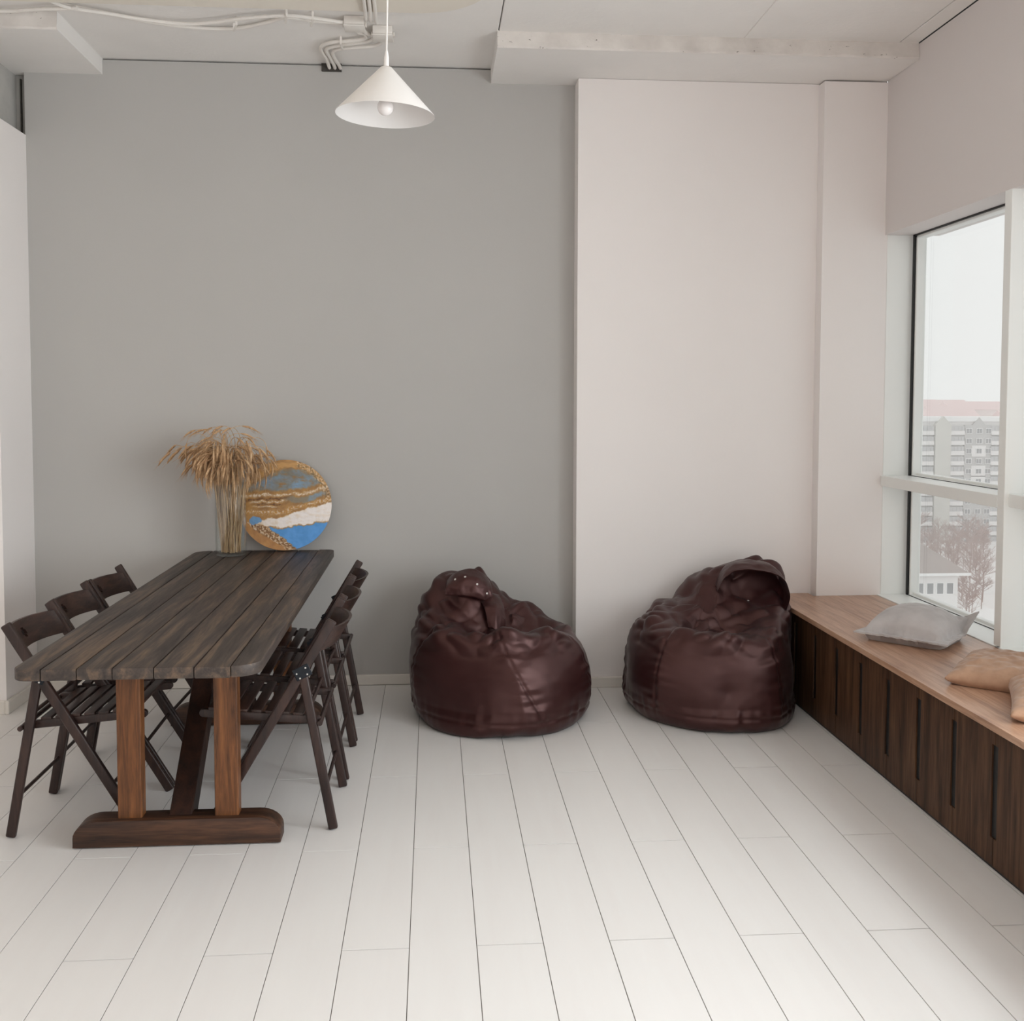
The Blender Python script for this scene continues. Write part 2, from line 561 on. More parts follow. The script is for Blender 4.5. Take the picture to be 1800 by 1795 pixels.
# ================================================================== WINDOWS
def window(n, y0, y1, jamb_y=None, xin=XR, mull=0.055, tz=(1.112, 1.168)):
    """one bay between y0 (near) and y1 (far); the mullion stands at the near end"""
    w = link('window_%d' % n, None, None, (xin, y0, 0.5))
    w['kind'] = 'structure'
    o = Vector((xin, y0, 0.5))
    def part(name, b, mat, parent=w, **pr):
        b.bm.transform(Matrix.Translation(-o))
        return b.obj(name, mat, parent, None, **pr)
    part('mullion', B().box((xin, y0 - mull, 0.5), (2.74, y0, 2.476), 0.002), MT['white_pvc'])
    if jamb_y:
        part('jamb', B().box((XR + 0.012, jamb_y, 0.512), (2.6, YC + 0.06, 2.474), 0.002), MT['white_pvc'])
    part('transom', B().box((xin, y0, tz[0]), (2.61, (jamb_y or y1), tz[1]), 0.002), MT['white_pvc'])
    part('sill', B().box((2.437, y0 - mull, 0.488), (2.6, y1 + 0.03, 0.512), 0.002), MT['white_pvc'], label='white window sill')
    for (z0, z1) in ((0.512, tz[0]), (tz[1], 2.474)):
        g = B()
        t = 0.014
        x0, x1 = 2.596, 2.606
        yy1 = y1
        g.box((2.599, y0, z0), (2.603, yy1, z0 + 0.003)).box((x0, y0, z1 - 0.008), (x1, yy1, z1)).box((x0, yy1 - t * 1.3, z0), (x1, yy1, z1)).box((x0, y0, z0), (x1, y0 + t, z1))
        part('gasket', g, MT['gasket'])
        f = B()
        t2 = 0.030
        f.box((2.6025, y0, z0 - 0.004), (2.622, yy1, z0 + 0.004), 0.001).box((2.624, y0, z0 - 0.004), (2.66, yy1, z0 + 0.016), 0.002).box((2.606, y0, z1 - 0.02), (2.66, yy1, z1), 0.003).box((2.606, yy1 - t2, z0), (2.66, yy1, z1), 0.003).box((2.606, y0, z0), (2.66, y0 + t2, z1), 0.003)
        fr = part('frame', f, MT['white_pvc'])
        part('pane', B().box((2.644, y0 + 0.02, z0 + 0.02), (2.650, yy1 - 0.02, z1 - 0.015)), MT['pane'], fr)
    return w
window(1, 4.31, 5.478, jamb_y=5.487)
ys = [4.31, 3.08, 1.85, 0.62, -0.61, -1.84]
for i in range(1, 6):
    window(i + 1, ys[i], ys[i - 1] - 0.055, xin=XR + 0.02, tz=(1.122, 1.178))

# ================================================================== BENCH
bench = thing('window_bench', 'long brown wooden window bench with slotted panel front and oak top', 'bench', (1.875, 3.0, 0))
bo = Vector((1.875, 3.0, 0))
BY0, BY1 = -1.2, 5.572
def bpart(name, b, mat, **pr):
    b.bm.transform(Matrix.Translation(-bo))
    return b.obj(name, mat, bench, None, **pr)
# top made of five glued staves
xs = [1.845, 1.962, 2.08, 2.198, 2.316, 2.434]
for a, b_ in zip(xs[:-1], xs[1:]):
    y1 = 5.572 if b_ < 2.09 else 5.488
    bpart('top_board', B().box((a + 0.0002, BY0, 0.484), (b_ - 0.0002, y1, 0.508), 0.0006), MT['bench_top'])
slots = [4.371 + 0.2735 * k for k in range(-20, 5)]
edges = [BY0] + [s for s in slots if BY0 + 0.1 < s < BY1 - 0.03] + [BY1]
for i, (a, b_) in enumerate(zip(edges[:-1], edges[1:])):
    # panel with half a slot cut from either side
    g, sl = 0.0015, 0.019
    lo, hi = 0.106, 0.424
    P = [(a + g, 0.012), (b_ - g, 0.012)]
    if i < len(edges) - 2:
        P += [(b_ - g, lo), (b_ - sl, lo), (b_ - sl, hi), (b_ - g, hi)]
    P += [(b_ - g, 0.482), (a + g, 0.482)]
    if i > 0:
        P += [(a + g, hi), (a + sl, hi), (a + sl, lo), (a + g, lo)]
    m = Matrix(((0, 0, 1, 1.875), (1, 0, 0, 0), (0, 1, 0, 0), (0, 0, 0, 1)))
    bpart('front_panel', B().prism(P, 0.018, m), MT['bench_front'])
bpart('backing', B().box((1.881, BY0, 0.0), (1.899, BY1, 0.4835)), MT['gasket'], label='black backing behind the slots')
bpart('carcass', B().box((1.9, BY0, 0.0), (2.40, BY1 - 0.1, 0.47)), MT['bench_front'])

# ================================================================== TABLE
TX0, TX1, TY0, TY1, TZ = -1.262, -0.528, 3.155, 5.61, 0.77
table = thing('dining_table', 'long dark weathered plank table on trestle legs against the grey wall', 'table', (-0.9, 4.4, 0))
to = Vector((-0.9, 4.4, 0))
def tpart(name, b, mat, smooth=None, parent=table, **pr):
    b.bm.transform(Matrix.Translation(-to))
    return b.obj(name, mat, parent, smooth, **pr)
seams = [TX0, -1.172, -1.067, -0.962, -0.840, -0.721, -0.612, TX1]
for i, (a, b_) in enumerate(zip(seams[:-1], seams[1:])):
    e0 = 0.006 * random.uniform(-1, 1)
    cor = (0, 0, 0, 0)
    if i == 0:
        cor = (0.6, 0, 0, 1)
    if i == 6:
        cor = (0, 1.0, 0.55, 0)
    poly = rrect(a + 0.0016, TY0 + e0 * 0.5, b_ - 0.0016, TY1 + e0, 0.078, cor, 8)
    dz = random.uniform(-0.0012, 0.0012)
    tpart('top_board', B().prism(poly, 0.036, Matrix.Translation((0, 0, TZ - 0.036 + dz)), 0.004, 2), MT['table_board'], 0.7)
tpart('batten', B().box((-1.22, 3.70, 0.690), (-0.57, 3.80, 0.733), 0.004), MT['table_foot'])
tpart('batten', B().box((-1.22, 5.02, 0.690), (-0.57, 5.12, 0.733), 0.004), MT['table_foot'])

def foot(yf):
    # rounded-shoulder runner profile in XZ
    x0, x1, h, r = -1.262, -0.543, 0.098, 0.085
    P = [(x0, 0.004), (x1, 0.004)]
    for k in range(9):
        a = k / 8 * pi / 2
        P.append((x1 - r + r * math.cos(a), h - r * 0.72 + r * 0.72 * math.sin(a)))
    for k in range(9):
        a = pi / 2 + k / 8 * pi / 2
        P.append((x0 + r + r * math.cos(a), h - r * 0.72 + r * 0.72 * math.sin(a)))
    m = Matrix(((1, 0, 0, 0), (0, 0, 1, yf), (0, 1, 0, 0), (0, 0, 0, 1)))
    return B().prism(P, 0.095, m, 0.004, 2)
tpart('foot', foot(3.655), MT['table_foot'], 0.6)
tpart('foot', foot(5.02), MT['table_foot'], 0.6)
for y0 in (3.68, 5.045):
    for (a, b_) in ((-1.112, -1.028), (-0.776, -0.692)):
        tpart('post', B().box((a, y0, 0.09), (b_, y0 + 0.055, 0.70), 0.005, None, 2), MT['table_leg'])
tpart('brace', B().bar((-0.90, 3.72, 0.06), (-0.90, 4.40, 0.725), 0.085, 0.08, (1, 0, 0), 0.004), MT['brace'])
tpart('brace', B().bar((-0.90, 5.05, 0.06), (-0.90, 4.50, 0.725), 0.085, 0.08, (1, 0, 0), 0.004), MT['brace'])

# ================================================================== FOLDING CHAIRS
def make_chair():
    """local: +x = the way the sitter faces, origin on the floor between the back feet"""
    c = thing('folding_chair', '', 'chair')
    HW = 0.208
    t = 0.022
    # long legs: front feet to top of the backrest
    for s in (-1, 1):
        y = s * HW
        b = B().bar((0.462, y, 0.004), (0.000, y, 0.775), 0.036, t, (0, 1, 0), 0.006, 3)
        b.obj('long_leg', MT['chair'], c, 0.6)
        b = B().bar((0.002, y, 0.003), (0.108, y, 0.583), 0.034, t, (0, 1, 0), 0.006, 3)
        b.obj('short_leg', MT['chair'], c, 0.6)
        # hinge plate on the outside
        m = Matrix.Translation((0.112, y + s * (t / 2 + 0.0012), 0.585))
        br = B().box((-0.035, -0.0015, -0.020), (0.026, 0.0015, 0.024), 0.001, m @ Matrix.Rotation(0.45, 4, 'Y')).obj('hinge', MT['bracket'], c, label='dark metal hinge plate')
        for (dx, dz) in ((-0.022, 0.012), (-0.018, -0.012), (0.016, 0.006), (0.012, -0.014)):
            B().lathe([(0, 0.003), (0.003, 0.002), (0.0035, 0)], 8, m @ Matrix.Rotation(0.45, 4, 'Y') @ Matrix.Translation((dx, s * 0.0015, dz)) @ Matrix.Rotation(-s * pi / 2, 4, 'X')).obj('rivet', MT['snap'], br, 0.6)
        # seat rail
        yy = s * (HW - t - 0.003)
        P = rrect(0, -0.0145, 0.44, 0.0145, 0.0135, (1, 1, 1, 1), 5)
        ang = math.atan2(0.036, 0.43)
        mm = Matrix.Translation((0.045, yy + 0.009, 0.402)) @ Matrix.Rotation(-ang, 4, 'Y') @ Matrix.Rotation(pi / 2, 4, 'X')
        B().prism(P, 0.018, mm, 0.003, 2).obj('seat_rail', MT['chair'], c, 0.6)
    # slats across
    for k in range(7):
        d = 0.128 + k * 0.0505
        z = 0.402 + (d - 0.045) * 0.0837 + 0.0195
        m = Matrix.Translation((d, 0, z)) @ Matrix.Rotation(-0.083, 4, 'Y')
        B().box((-0.019, -HW + 0.014, -0.0055), (0.019, HW - 0.014, 0.0055), 0.003, m, 2).obj('slat', MT['chair_back'], c, 0.6)
    # dowels
    for (d, z, r, e) in ((0.047, 0.400, 0.0095, 0.014), (0.030, 0.150, 0.007, -0.008), (0.357, 0.180, 0.007, -0.008), (0.085, 0.452, 0.0075, -0.008)):
        B().tube([(d, -HW - e, z), (d, HW + e, z)], r, 12).obj('dowel', MT['chair'], c, 0.6)
    # curved back board between the posts, with a finger hole
    n, m_ = 40, 10
    W2 = HW - t / 2 - 0.001
    zc = 0.700
    def bp(u, v, side):
        y = W2 * u
        x = 0.045 - (v * 0.044) * 0.6 - 0.066 * (1 - u * u) ** 0.8
        z = zc + v * 0.044
        return (x + side * 0.0055, y, z)
    b = B()
    front, back = [], []
    us = [-1 + 2 * i / n for i in range(n + 1)]
    vs = [-1 + 2 * j / m_ for j in range(m_ + 1)]
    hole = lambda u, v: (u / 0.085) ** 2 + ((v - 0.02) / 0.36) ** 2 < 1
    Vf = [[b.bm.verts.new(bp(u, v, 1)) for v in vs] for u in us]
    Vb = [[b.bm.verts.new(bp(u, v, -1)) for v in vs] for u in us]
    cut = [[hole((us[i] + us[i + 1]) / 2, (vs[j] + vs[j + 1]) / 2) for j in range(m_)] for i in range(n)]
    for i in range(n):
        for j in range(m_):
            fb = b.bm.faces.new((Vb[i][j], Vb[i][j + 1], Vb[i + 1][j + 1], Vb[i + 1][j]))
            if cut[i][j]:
                fb.material_index = 1  # recess floor blackened in place of its shade
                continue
            b.bm.faces.new((Vf[i][j], Vf[i + 1][j], Vf[i + 1][j + 1], Vf[i][j + 1]))
            for (di, dj, p, q) in ((-1, 0, (i, j + 1), (i, j)), (1, 0, (i + 1, j), (i + 1, j + 1)), (0, -1, (i, j), (i + 1, j)), (0, 1, (i + 1, j + 1), (i, j + 1))):
                ii, jj = i + di, j + dj
                if not (0 <= ii < n and 0 <= jj < m_) or cut[ii][jj]:
                    b.bm.faces.new((Vf[p[0]][p[1]], Vb[p[0]][p[1]], Vb[q[0]][q[1]], Vf[q[0]][q[1]]))
    bo_ = b.obj('backrest', MT['chair_back'], c, 0.7)
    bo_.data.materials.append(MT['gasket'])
    return c
chair0 = make_chair()
GR = 'folding chairs around the plank table'
spots = [
    (-0.365, 3.975, pi, 'dark brown slatted folding chair nearest the camera on the right side of the table'),
    (-0.362, 4.468, pi, 'dark brown slatted folding chair in the middle on the right side of the table'),
    (-0.362, 4.950, pi, 'dark brown slatted folding chair nearest the back wall on the right side of the table'),
    (-1.519, 3.985, 0.0, 'dark brown slatted folding chair nearest the camera on the left side of the table'),
    (-1.528, 4.436, 0.02, 'dark brown slatted folding chair in the middle on the left side of the table'),
    (-1.522, 4.885, -0.02, 'dark brown slatted folding chair nearest the back wall on the left side of the table'),
]
for i, (x, y, r, lab) in enumerate(spots):
    if i == 0:
        chair0.location = (x, y, 0)
        chair0.rotation_euler = (0, 0, r)
        chair0['label'] = lab
        chair0['group'] = GR
    else:
        dup_tree(chair0, (x, y, 0), r, lab, GR)

# ================================================================== VASE WITH WHEAT
VX, VY = -1.045, 5.435
vase = thing('glass_vase', 'tall clear glass cylinder vase holding dried wheat on the table', 'vase', (VX, VY, TZ + 0.0012))
B().lathe([(0, 0), (0.070, 0), (0.0765, 0.004), (0.078, 0.02), (0.0775, 0.30), (0.079, 0.372), (0.0765, 0.374), (0.0745, 0.370), (0.0735, 0.30), (0.0735, 0.022), (0.068, 0.016), (0, 0.015)], 48).obj('vase_body', MT['vase'], vase, 0.6)

def wheat_mesh(kind, r):
    """stalk bending over; returns stem mesh, ear mesh in the stalk's local frame"""
    base = Vector((0, 0, 0))
    lean = r.uniform(0.0, 0.16)
    up = r.uniform(0.41, 0.53)
    cl = r.uniform(0.10, 0.17)
    final = r.choice([r.uniform(2.0, 2.9), r.uniform(2.3, 3.0), r.uniform(1.2, 2.2)])
    p = base.copy()
    pts = [p.copy()]
    for i in range(6):
        p = p + Vector((math.sin(lean), 0, math.cos(lean))) * (up / 6)
        pts.append(p.copy())
    n = 16
    ang = lean
    sw = r.uniform(-0.25, 0.25)
    for i in range(10):
        ang = lean + (final - lean) * ((i + 1) / 10) ** 1.15
        p = p + Vector((math.sin(ang), sw * math.sin(ang), math.cos(ang))) * (cl / 10)
        pts.append(p.copy())
    st = B().tube(pts, [0.0019] * 10 + [0.0014] * (n - 9), 5)
    d = (pts[-1] - pts[-2]).normalized()
    # ear: plump spindle of kernels with awns
    e = B()
    ep = []
    rr = []
    EL = r.uniform(0.065, 0.085)
    q = pts[-1].copy()
    a2 = ang
    m = 9
    for i in range(m + 1):
        t = i / m
        ep.append(q.copy())
        rr.append(0.0010 + 0.0046 * math.sin(pi * min(1, 0.08 + t * 0.92)) ** 0.7 * (0.78 + 0.22 * (i % 2)))
        a2 += 0.06
        q = q + Vector((math.sin(a2), 0, math.cos(a2))) * (EL / m)
    e.tube(ep, rr, 6)
    for i in range(18):
        t = r.uniform(0.1, 1)
        s = ep[min(m, int(t * m))]
        dd = Vector((math.sin(a2), 0, math.cos(a2)))
        side = Vector((r.uniform(-1, 1), r.uniform(-1, 1), r.uniform(-1, 1))) * 0.30
        e.tube([s, s + (dd + side).normalized() * r.uniform(0.035, 0.06)], [0.0006, 0.0002], 3, False)
    return st.mesh('stem', MT['straw'], 1.0), e.mesh('ear', MT['ear'], 1.0)
rw = random.Random(3)
variants = [wheat_mesh(k, rw) for k in range(16)]
for i in range(210):
    st, ea = variants[i % 16]
    a = rw.uniform(0, 2 * pi)
    rad = 0.060 * math.sqrt(rw.random())
    if rw.random() < 0.12:
        heading = pi + rw.uniform(-0.9, 0.9)
    else:
        heading = rw.uniform(0, 2 * pi)
    px, py = rad * math.cos(a), rad * math.sin(a)
    # keep the bend clear of the wall
    if math.sin(heading) > 0.55:
        heading = -heading
    s = link('wheat_stalk', st, None, (VX + px * 0.85, VY + py * 0.85, TZ + 0.019))
    s.rotation_euler = (rw.uniform(-0.035, 0.035), rw.uniform(-0.05, 0.02), heading)
    k = rw.uniform(0.88, 1.10)
    s.scale = (1, 1, k)
    s['label'] = 'dried golden wheat stalk with drooping ear in the glass vase'
    s['category'] = 'wheat'
    s['group'] = 'dried wheat stalks in the glass vase'
    link('ear', ea, s)
# a few long ones reaching far left
for i in range(9):
    hd = pi + rw.uniform(-0.5, 0.35)
    pts = [Vector((0, 0, 0)), Vector((0.005, 0, 0.2)), Vector((0.03, 0, 0.40)), Vector((0.08, 0, 0.52)), Vector((0.14 + 0.012 * i, 0, 0.555 + rw.uniform(-0.03, 0.03))), Vector((0.18 + 0.014 * i, 0, 0.55 - 0.012 * (i % 4)))]
    smp = []
    for j in range(len(pts) - 1):
        for t in (0, 0.33, 0.66):
            smp.append(pts[j].lerp(pts[j + 1], t))
    smp.append(pts[-1])
    s = link('wheat_stalk', B().tube(smp, 0.0014, 5).mesh('stem', MT['straw'], 1.0), None, (VX + rw.uniform(-0.03, 0.03), VY + rw.uniform(-0.03, 0.03), TZ + 0.02))
    s.rotation_euler = (0, 0, hd)
    s['label'] = 'dried golden wheat stalk with drooping ear in the glass vase'
    s['category'] = 'wheat'
    s['group'] = 'dried wheat stalks in the glass vase'
    e = B()
    p = smp[-1]
    ep = [p + Vector((math.sin(0.9 + 0.14 * k), 0, -abs(math.sin(0.4 + 0.12 * k)))) * 0.009 * k for k in range(9)]
    e.tube(ep, [0.0015, 0.005, 0.0062, 0.0058, 0.0062, 0.0055, 0.0052, 0.004, 0.001], 6)
    for k in range(12):
        q = ep[k % 8]
        e.tube([q, q + Vector((0.035 + rw.uniform(-.01, .01), rw.uniform(-0.015, 0.015), -0.03 + rw.uniform(-.012, .012)))], [0.0008, 0.0003], 3, False)
    e.obj('ear', MT['ear'], s, 1.0)

# ================================================================== ROUND PAINTING
def painting():
    R = 0.2435
    t = thing('round_painting', 'round abstract resin painting in gold, white and blue leaning on the grey wall', 'painting', (-0.785, 5.575, TZ + 0.001))
    n_r, n_t = 110, 260
    def fbm(x, y, s, seed=0, o=4):
        v, a, f = 0, 1, s
        for _ in range(o):
            v += a * noise.noise(Vector((x * f, y * f, seed)))
            a *= 0.5
            f *= 2.1
        return v
    gold, gold2, brown = (176, 130, 70), (150, 108, 60), (110, 72, 40)
    cream, white = (222, 202, 178), (238, 230, 226)
    bluegrey, skyb, blue = (134, 140, 144), (122, 152, 180), (72, 142, 206)
    def mixc(a, b, k):
        k = max(0, min(1, k))
        return tuple(a[i] * (1 - k) + b[i] * k for i in range(3))
    def colr(u, v):
        wx = u + 0.045 * fbm(u, v, 3, 1) + 0.012 * fbm(u, v, 18, 21)
        wy = v + 0.055 * fbm(u, v, 2.4, 2) + 0.030 * fbm(u, v, 9, 3)
        g = fbm(u * 0.45, v, 14, 6)
        sp = fbm(u, v, 26, 9, 3)
        c = mixc(gold, gold2, 0.5 + 1.2 * fbm(u, v, 6, 4))
        h = 0.25 * fbm(u, v, 16, 5)
        I = lambda xs_, ys_: float(np.interp(wx, xs_, ys_))
        cream_y = I((-1, -0.5, 0, 0.4, 0.8, 1), (0.23, 0.22, 0.21, 0.27, 0.38, 0.42))
        arc_y = I((-0.96, -0.75, -0.5, -0.1, 0.15, 0.6, 0.9), (0.30, 0.52, 0.70, 0.86, 0.90, 0.74, 0.45))
        # upper grey-blue field between the cream line and the gold arc
        k = min((wy - cream_y - 0.07) / 0.06, (arc_y - 0.05 - wy) / 0.07)
        if k > 0:
            grey = mixc((122, 116, 104), (128, 138, 144), 0.5 + 1.4 * fbm(wx * 0.6, wy, 3.4, 8) + 0.5 * wx)
            c2 = mixc(grey, skyb, 1.3 * fbm(wx * 0.7, wy, 2.6, 17) + 0.30 * wx + 0.05)
            c2 = mixc(c2, gold2, 1.1 * max(0, g - 0.05))
            c = mixc(c, c2, k)
        elif wy >= arc_y - 0.05:
            c = mixc((196, 150, 92), gold2, abs(wy - arc_y) * 4 + 0.6 * g)
        # speckled rim on the right
        rad = math.hypot(u, v)
        if wx > 0.25 and wy > 0.0 and rad > 0.83:
            c = mixc(c, cream if sp > 0 else (96, 84, 62), min(1, 2.2 * abs(sp)) * min(1, (rad - 0.83) / 0.08) * 0.8)
        # second grey-blue wedge
        top2 = cream_y - 0.05
        bot2 = I((-0.2, 0.1, 0.5, 0.8), (0.12, 0.02, 0.04, 0.20))
        if wx > -0.15 and bot2 < wy < top2:
            k = min((wx + 0.15) / 0.25, 1, (top2 - wy) / 0.05, (wy - bot2) / 0.05)
            grey = mixc((130, 124, 110), skyb, (wx - 0.35) * 2.2 + 0.9 * fbm(wx, wy, 4, 18))
            c = mixc(c, grey, 0.9 * k * (1 if wx < 0.75 else max(0, (0.9 - wx) / 0.15)))
        # cream veins and dark streaks at the left and centre
        for (y0_, y1_, cc, wv, xa, xb) in ((0.235, 0.20, cream, 0.040, -1, 1), (0.13, 0.12, brown, 0.030, -1, 0.1), (0.07, 0.07, cream, 0.026, -0.8, 0.05), (0.02, 0.02, brown, 0.016, -0.7, 0.0), (-0.03, -0.03, cream, 0.022, -0.75, -0.1), (-0.16, -0.12, cream, 0.020, -0.9, 0.0)):
            yy = cream_y - 0.01 if cc == cream and y0_ > 0.2 else y0_
            if xa < wx < xb:
                d = abs(wy - yy)
                if d < wv:
                    q = (1 - d / wv) * (1.0 + 1.2 * sp) * min(1, (wx - xa) / 0.1, (xb - wx) / 0.15 if xb < 1 else 1)
                    c = mixc(c, cc, q)
                    h += 0.6 * max(0, q)
        # orange gold band above the wave
        gb = I((-1, -0.4, 0.2, 0.8, 1), (-0.14, -0.17, -0.08, 0.10, 0.14))
        d = abs(wy - gb)
        if d < 0.07:
            c = mixc(c, (188, 138, 70) if sp < 0.12 else cream, (1 - d / 0.07) * 0.9)
        # white wave
        top = I((-0.75, -0.5, 0.28, 0.7, 1.0), (-0.33, -0.30, -0.16, -0.02, 0.06))
        bot = I((-0.75, -0.5, 0.0, 0.28, 1.0), (-0.38, -0.46, -0.52, -0.48, -0.36))
        k = min((top - wy) / 0.03, (wy - bot) / 0.03)
        if k > 0 and wx > -0.75:
            c = mixc(c, mixc(white, cream, 0.9 * max(0, -wx - 0.05) + 0.8 * max(0, g)), k)
            h += 0.5 * g
        # diagonal speckled shore, blue sea to its right, tan to its left
        if wy < bot:
            sx = -0.42 - (wy + 0.50) * 1.35
            d = wx - sx
            if d > 0.05:
                c = mixc(c, mixc(blue, (84, 152, 218), 0.5 + fbm(u, v, 6, 12)), min(1, (d - 0.05) / 0.03, (bot - wy) / 0.02))
            elif d > -0.24:
                c = mixc(gold2, cream if sp > 0 else brown, min(0.8, 3 * abs(sp)))
                h += 0.9 * sp
            else:
                c = mixc((186, 134, 74), (164, 114, 64), 0.5 + fbm(u, v, 6, 15))
        if ((wx + 0.64) / 0.13) ** 2 + ((wy + 0.33) / 0.085) ** 2 < 1:
            c = mixc(skyb, blue, 0.4)
        return c, h
    verts, faces, cols = [], [], []
    T = 0.022
    for i in range(n_r + 1):
        for j in range(n_t):
            a = 2 * pi * j / n_t
            r = R * i / n_r
            u, v = r / R * math.cos(a), r / R * math.sin(a)
            c, h = colr(u, v)
            verts.append((u * R, -T - 0.0022 * h * min(1, (1 - i / n_r) * 8), v * R + R))
            cols.append(c)
    for i in range(n_r):
        for j in range(n_t):
            j2 = (j + 1) % n_t
            faces.append((i * n_t + j, i * n_t + j2, (i + 1) * n_t + j2, (i + 1) * n_t + j))
    me = bpy.data.meshes.new('painted_face')
    me.from_pydata(verts, [], faces)
    ca = me.color_attributes.new('pigment', 'FLOAT_COLOR', 'POINT')
    buf = np.array([lin(c) for c in cols], dtype=np.float32).ravel()
    ca.data.foreach_set('color', buf)
    m = NT('resin_pigment')
    at = m.n('ShaderNodeVertexColor', layer_name='pigment')
    m.color(at.outputs['Color'])
    m.set(Roughness=0.4)
    me.materials.append(m.m)
    me.shade_smooth()
    link('painted_face', me, t)
    m2 = Matrix.Translation((0, 0, R)) @ Matrix.Rotation(pi / 2, 4, 'X')
    B().lathe([(0, 0.0), (R - 0.002, 0.0), (R, 0.002), (R, T - 0.001), (R - 0.002, T)], 96, m2).obj('round_board', paint('board_edge', lin((150, 112, 66)), 0.6, 0.15, 9), t, 0.6)
    t.rotation_euler = (-0.20, 0, 0.10)
    return t
painting()

# ================================================================== BEAN BAGS
def star_surface(ctrl, C, nt=420, nf=230):
    P = np.array(ctrl, float) - np.array(C)
    R = np.linalg.norm(P, axis=1)
    D = P / R[:, None]
    def ker(A, Bm):
        d = np.sqrt(np.maximum(0, 2 - 2 * A @ Bm.T))
        return d
    n = len(R)
    K = np.zeros((n + 4, n + 4))
    K[:n, :n] = ker(D, D) - np.eye(n) * -0.03
    K[:n, n] = 1
    K[n, :n] = 1
    K[:n, n + 1:] = D
    K[n + 1:, :n] = D.T
    sol = np.linalg.lstsq(K, np.concatenate([R, np.zeros(4)]), rcond=None)[0]
    th = np.linspace(0, 2 * pi, nt, endpoint=False)
    ph = np.linspace(-pi / 2 + 1e-3, pi / 2 - 1e-3, nf)
    TH, PH = np.meshgrid(th, ph, indexing='ij')
    Q = np.stack([np.cos(PH) * np.cos(TH), np.cos(PH) * np.sin(TH), np.sin(PH)], -1).reshape(-1, 3)
    r = ker(Q, D) @ sol[:n] + sol[n] + Q @ sol[n + 1:]
    r = np.clip(r, 0.05, 0.75)
    V = Q * r[:, None] + np.array(C)
    V = V.reshape(nt, nf, 3)
    for _ in range(14):
        A = np.roll(V, 1, 0) + np.roll(V, -1, 0)
        Bv = V.copy()
        Bv[:, 1:-1] = 0.5 * V[:, 1:-1] + 0.125 * (A[:, 1:-1] + V[:, 2:] + V[:, :-2])
        V = Bv
    return V

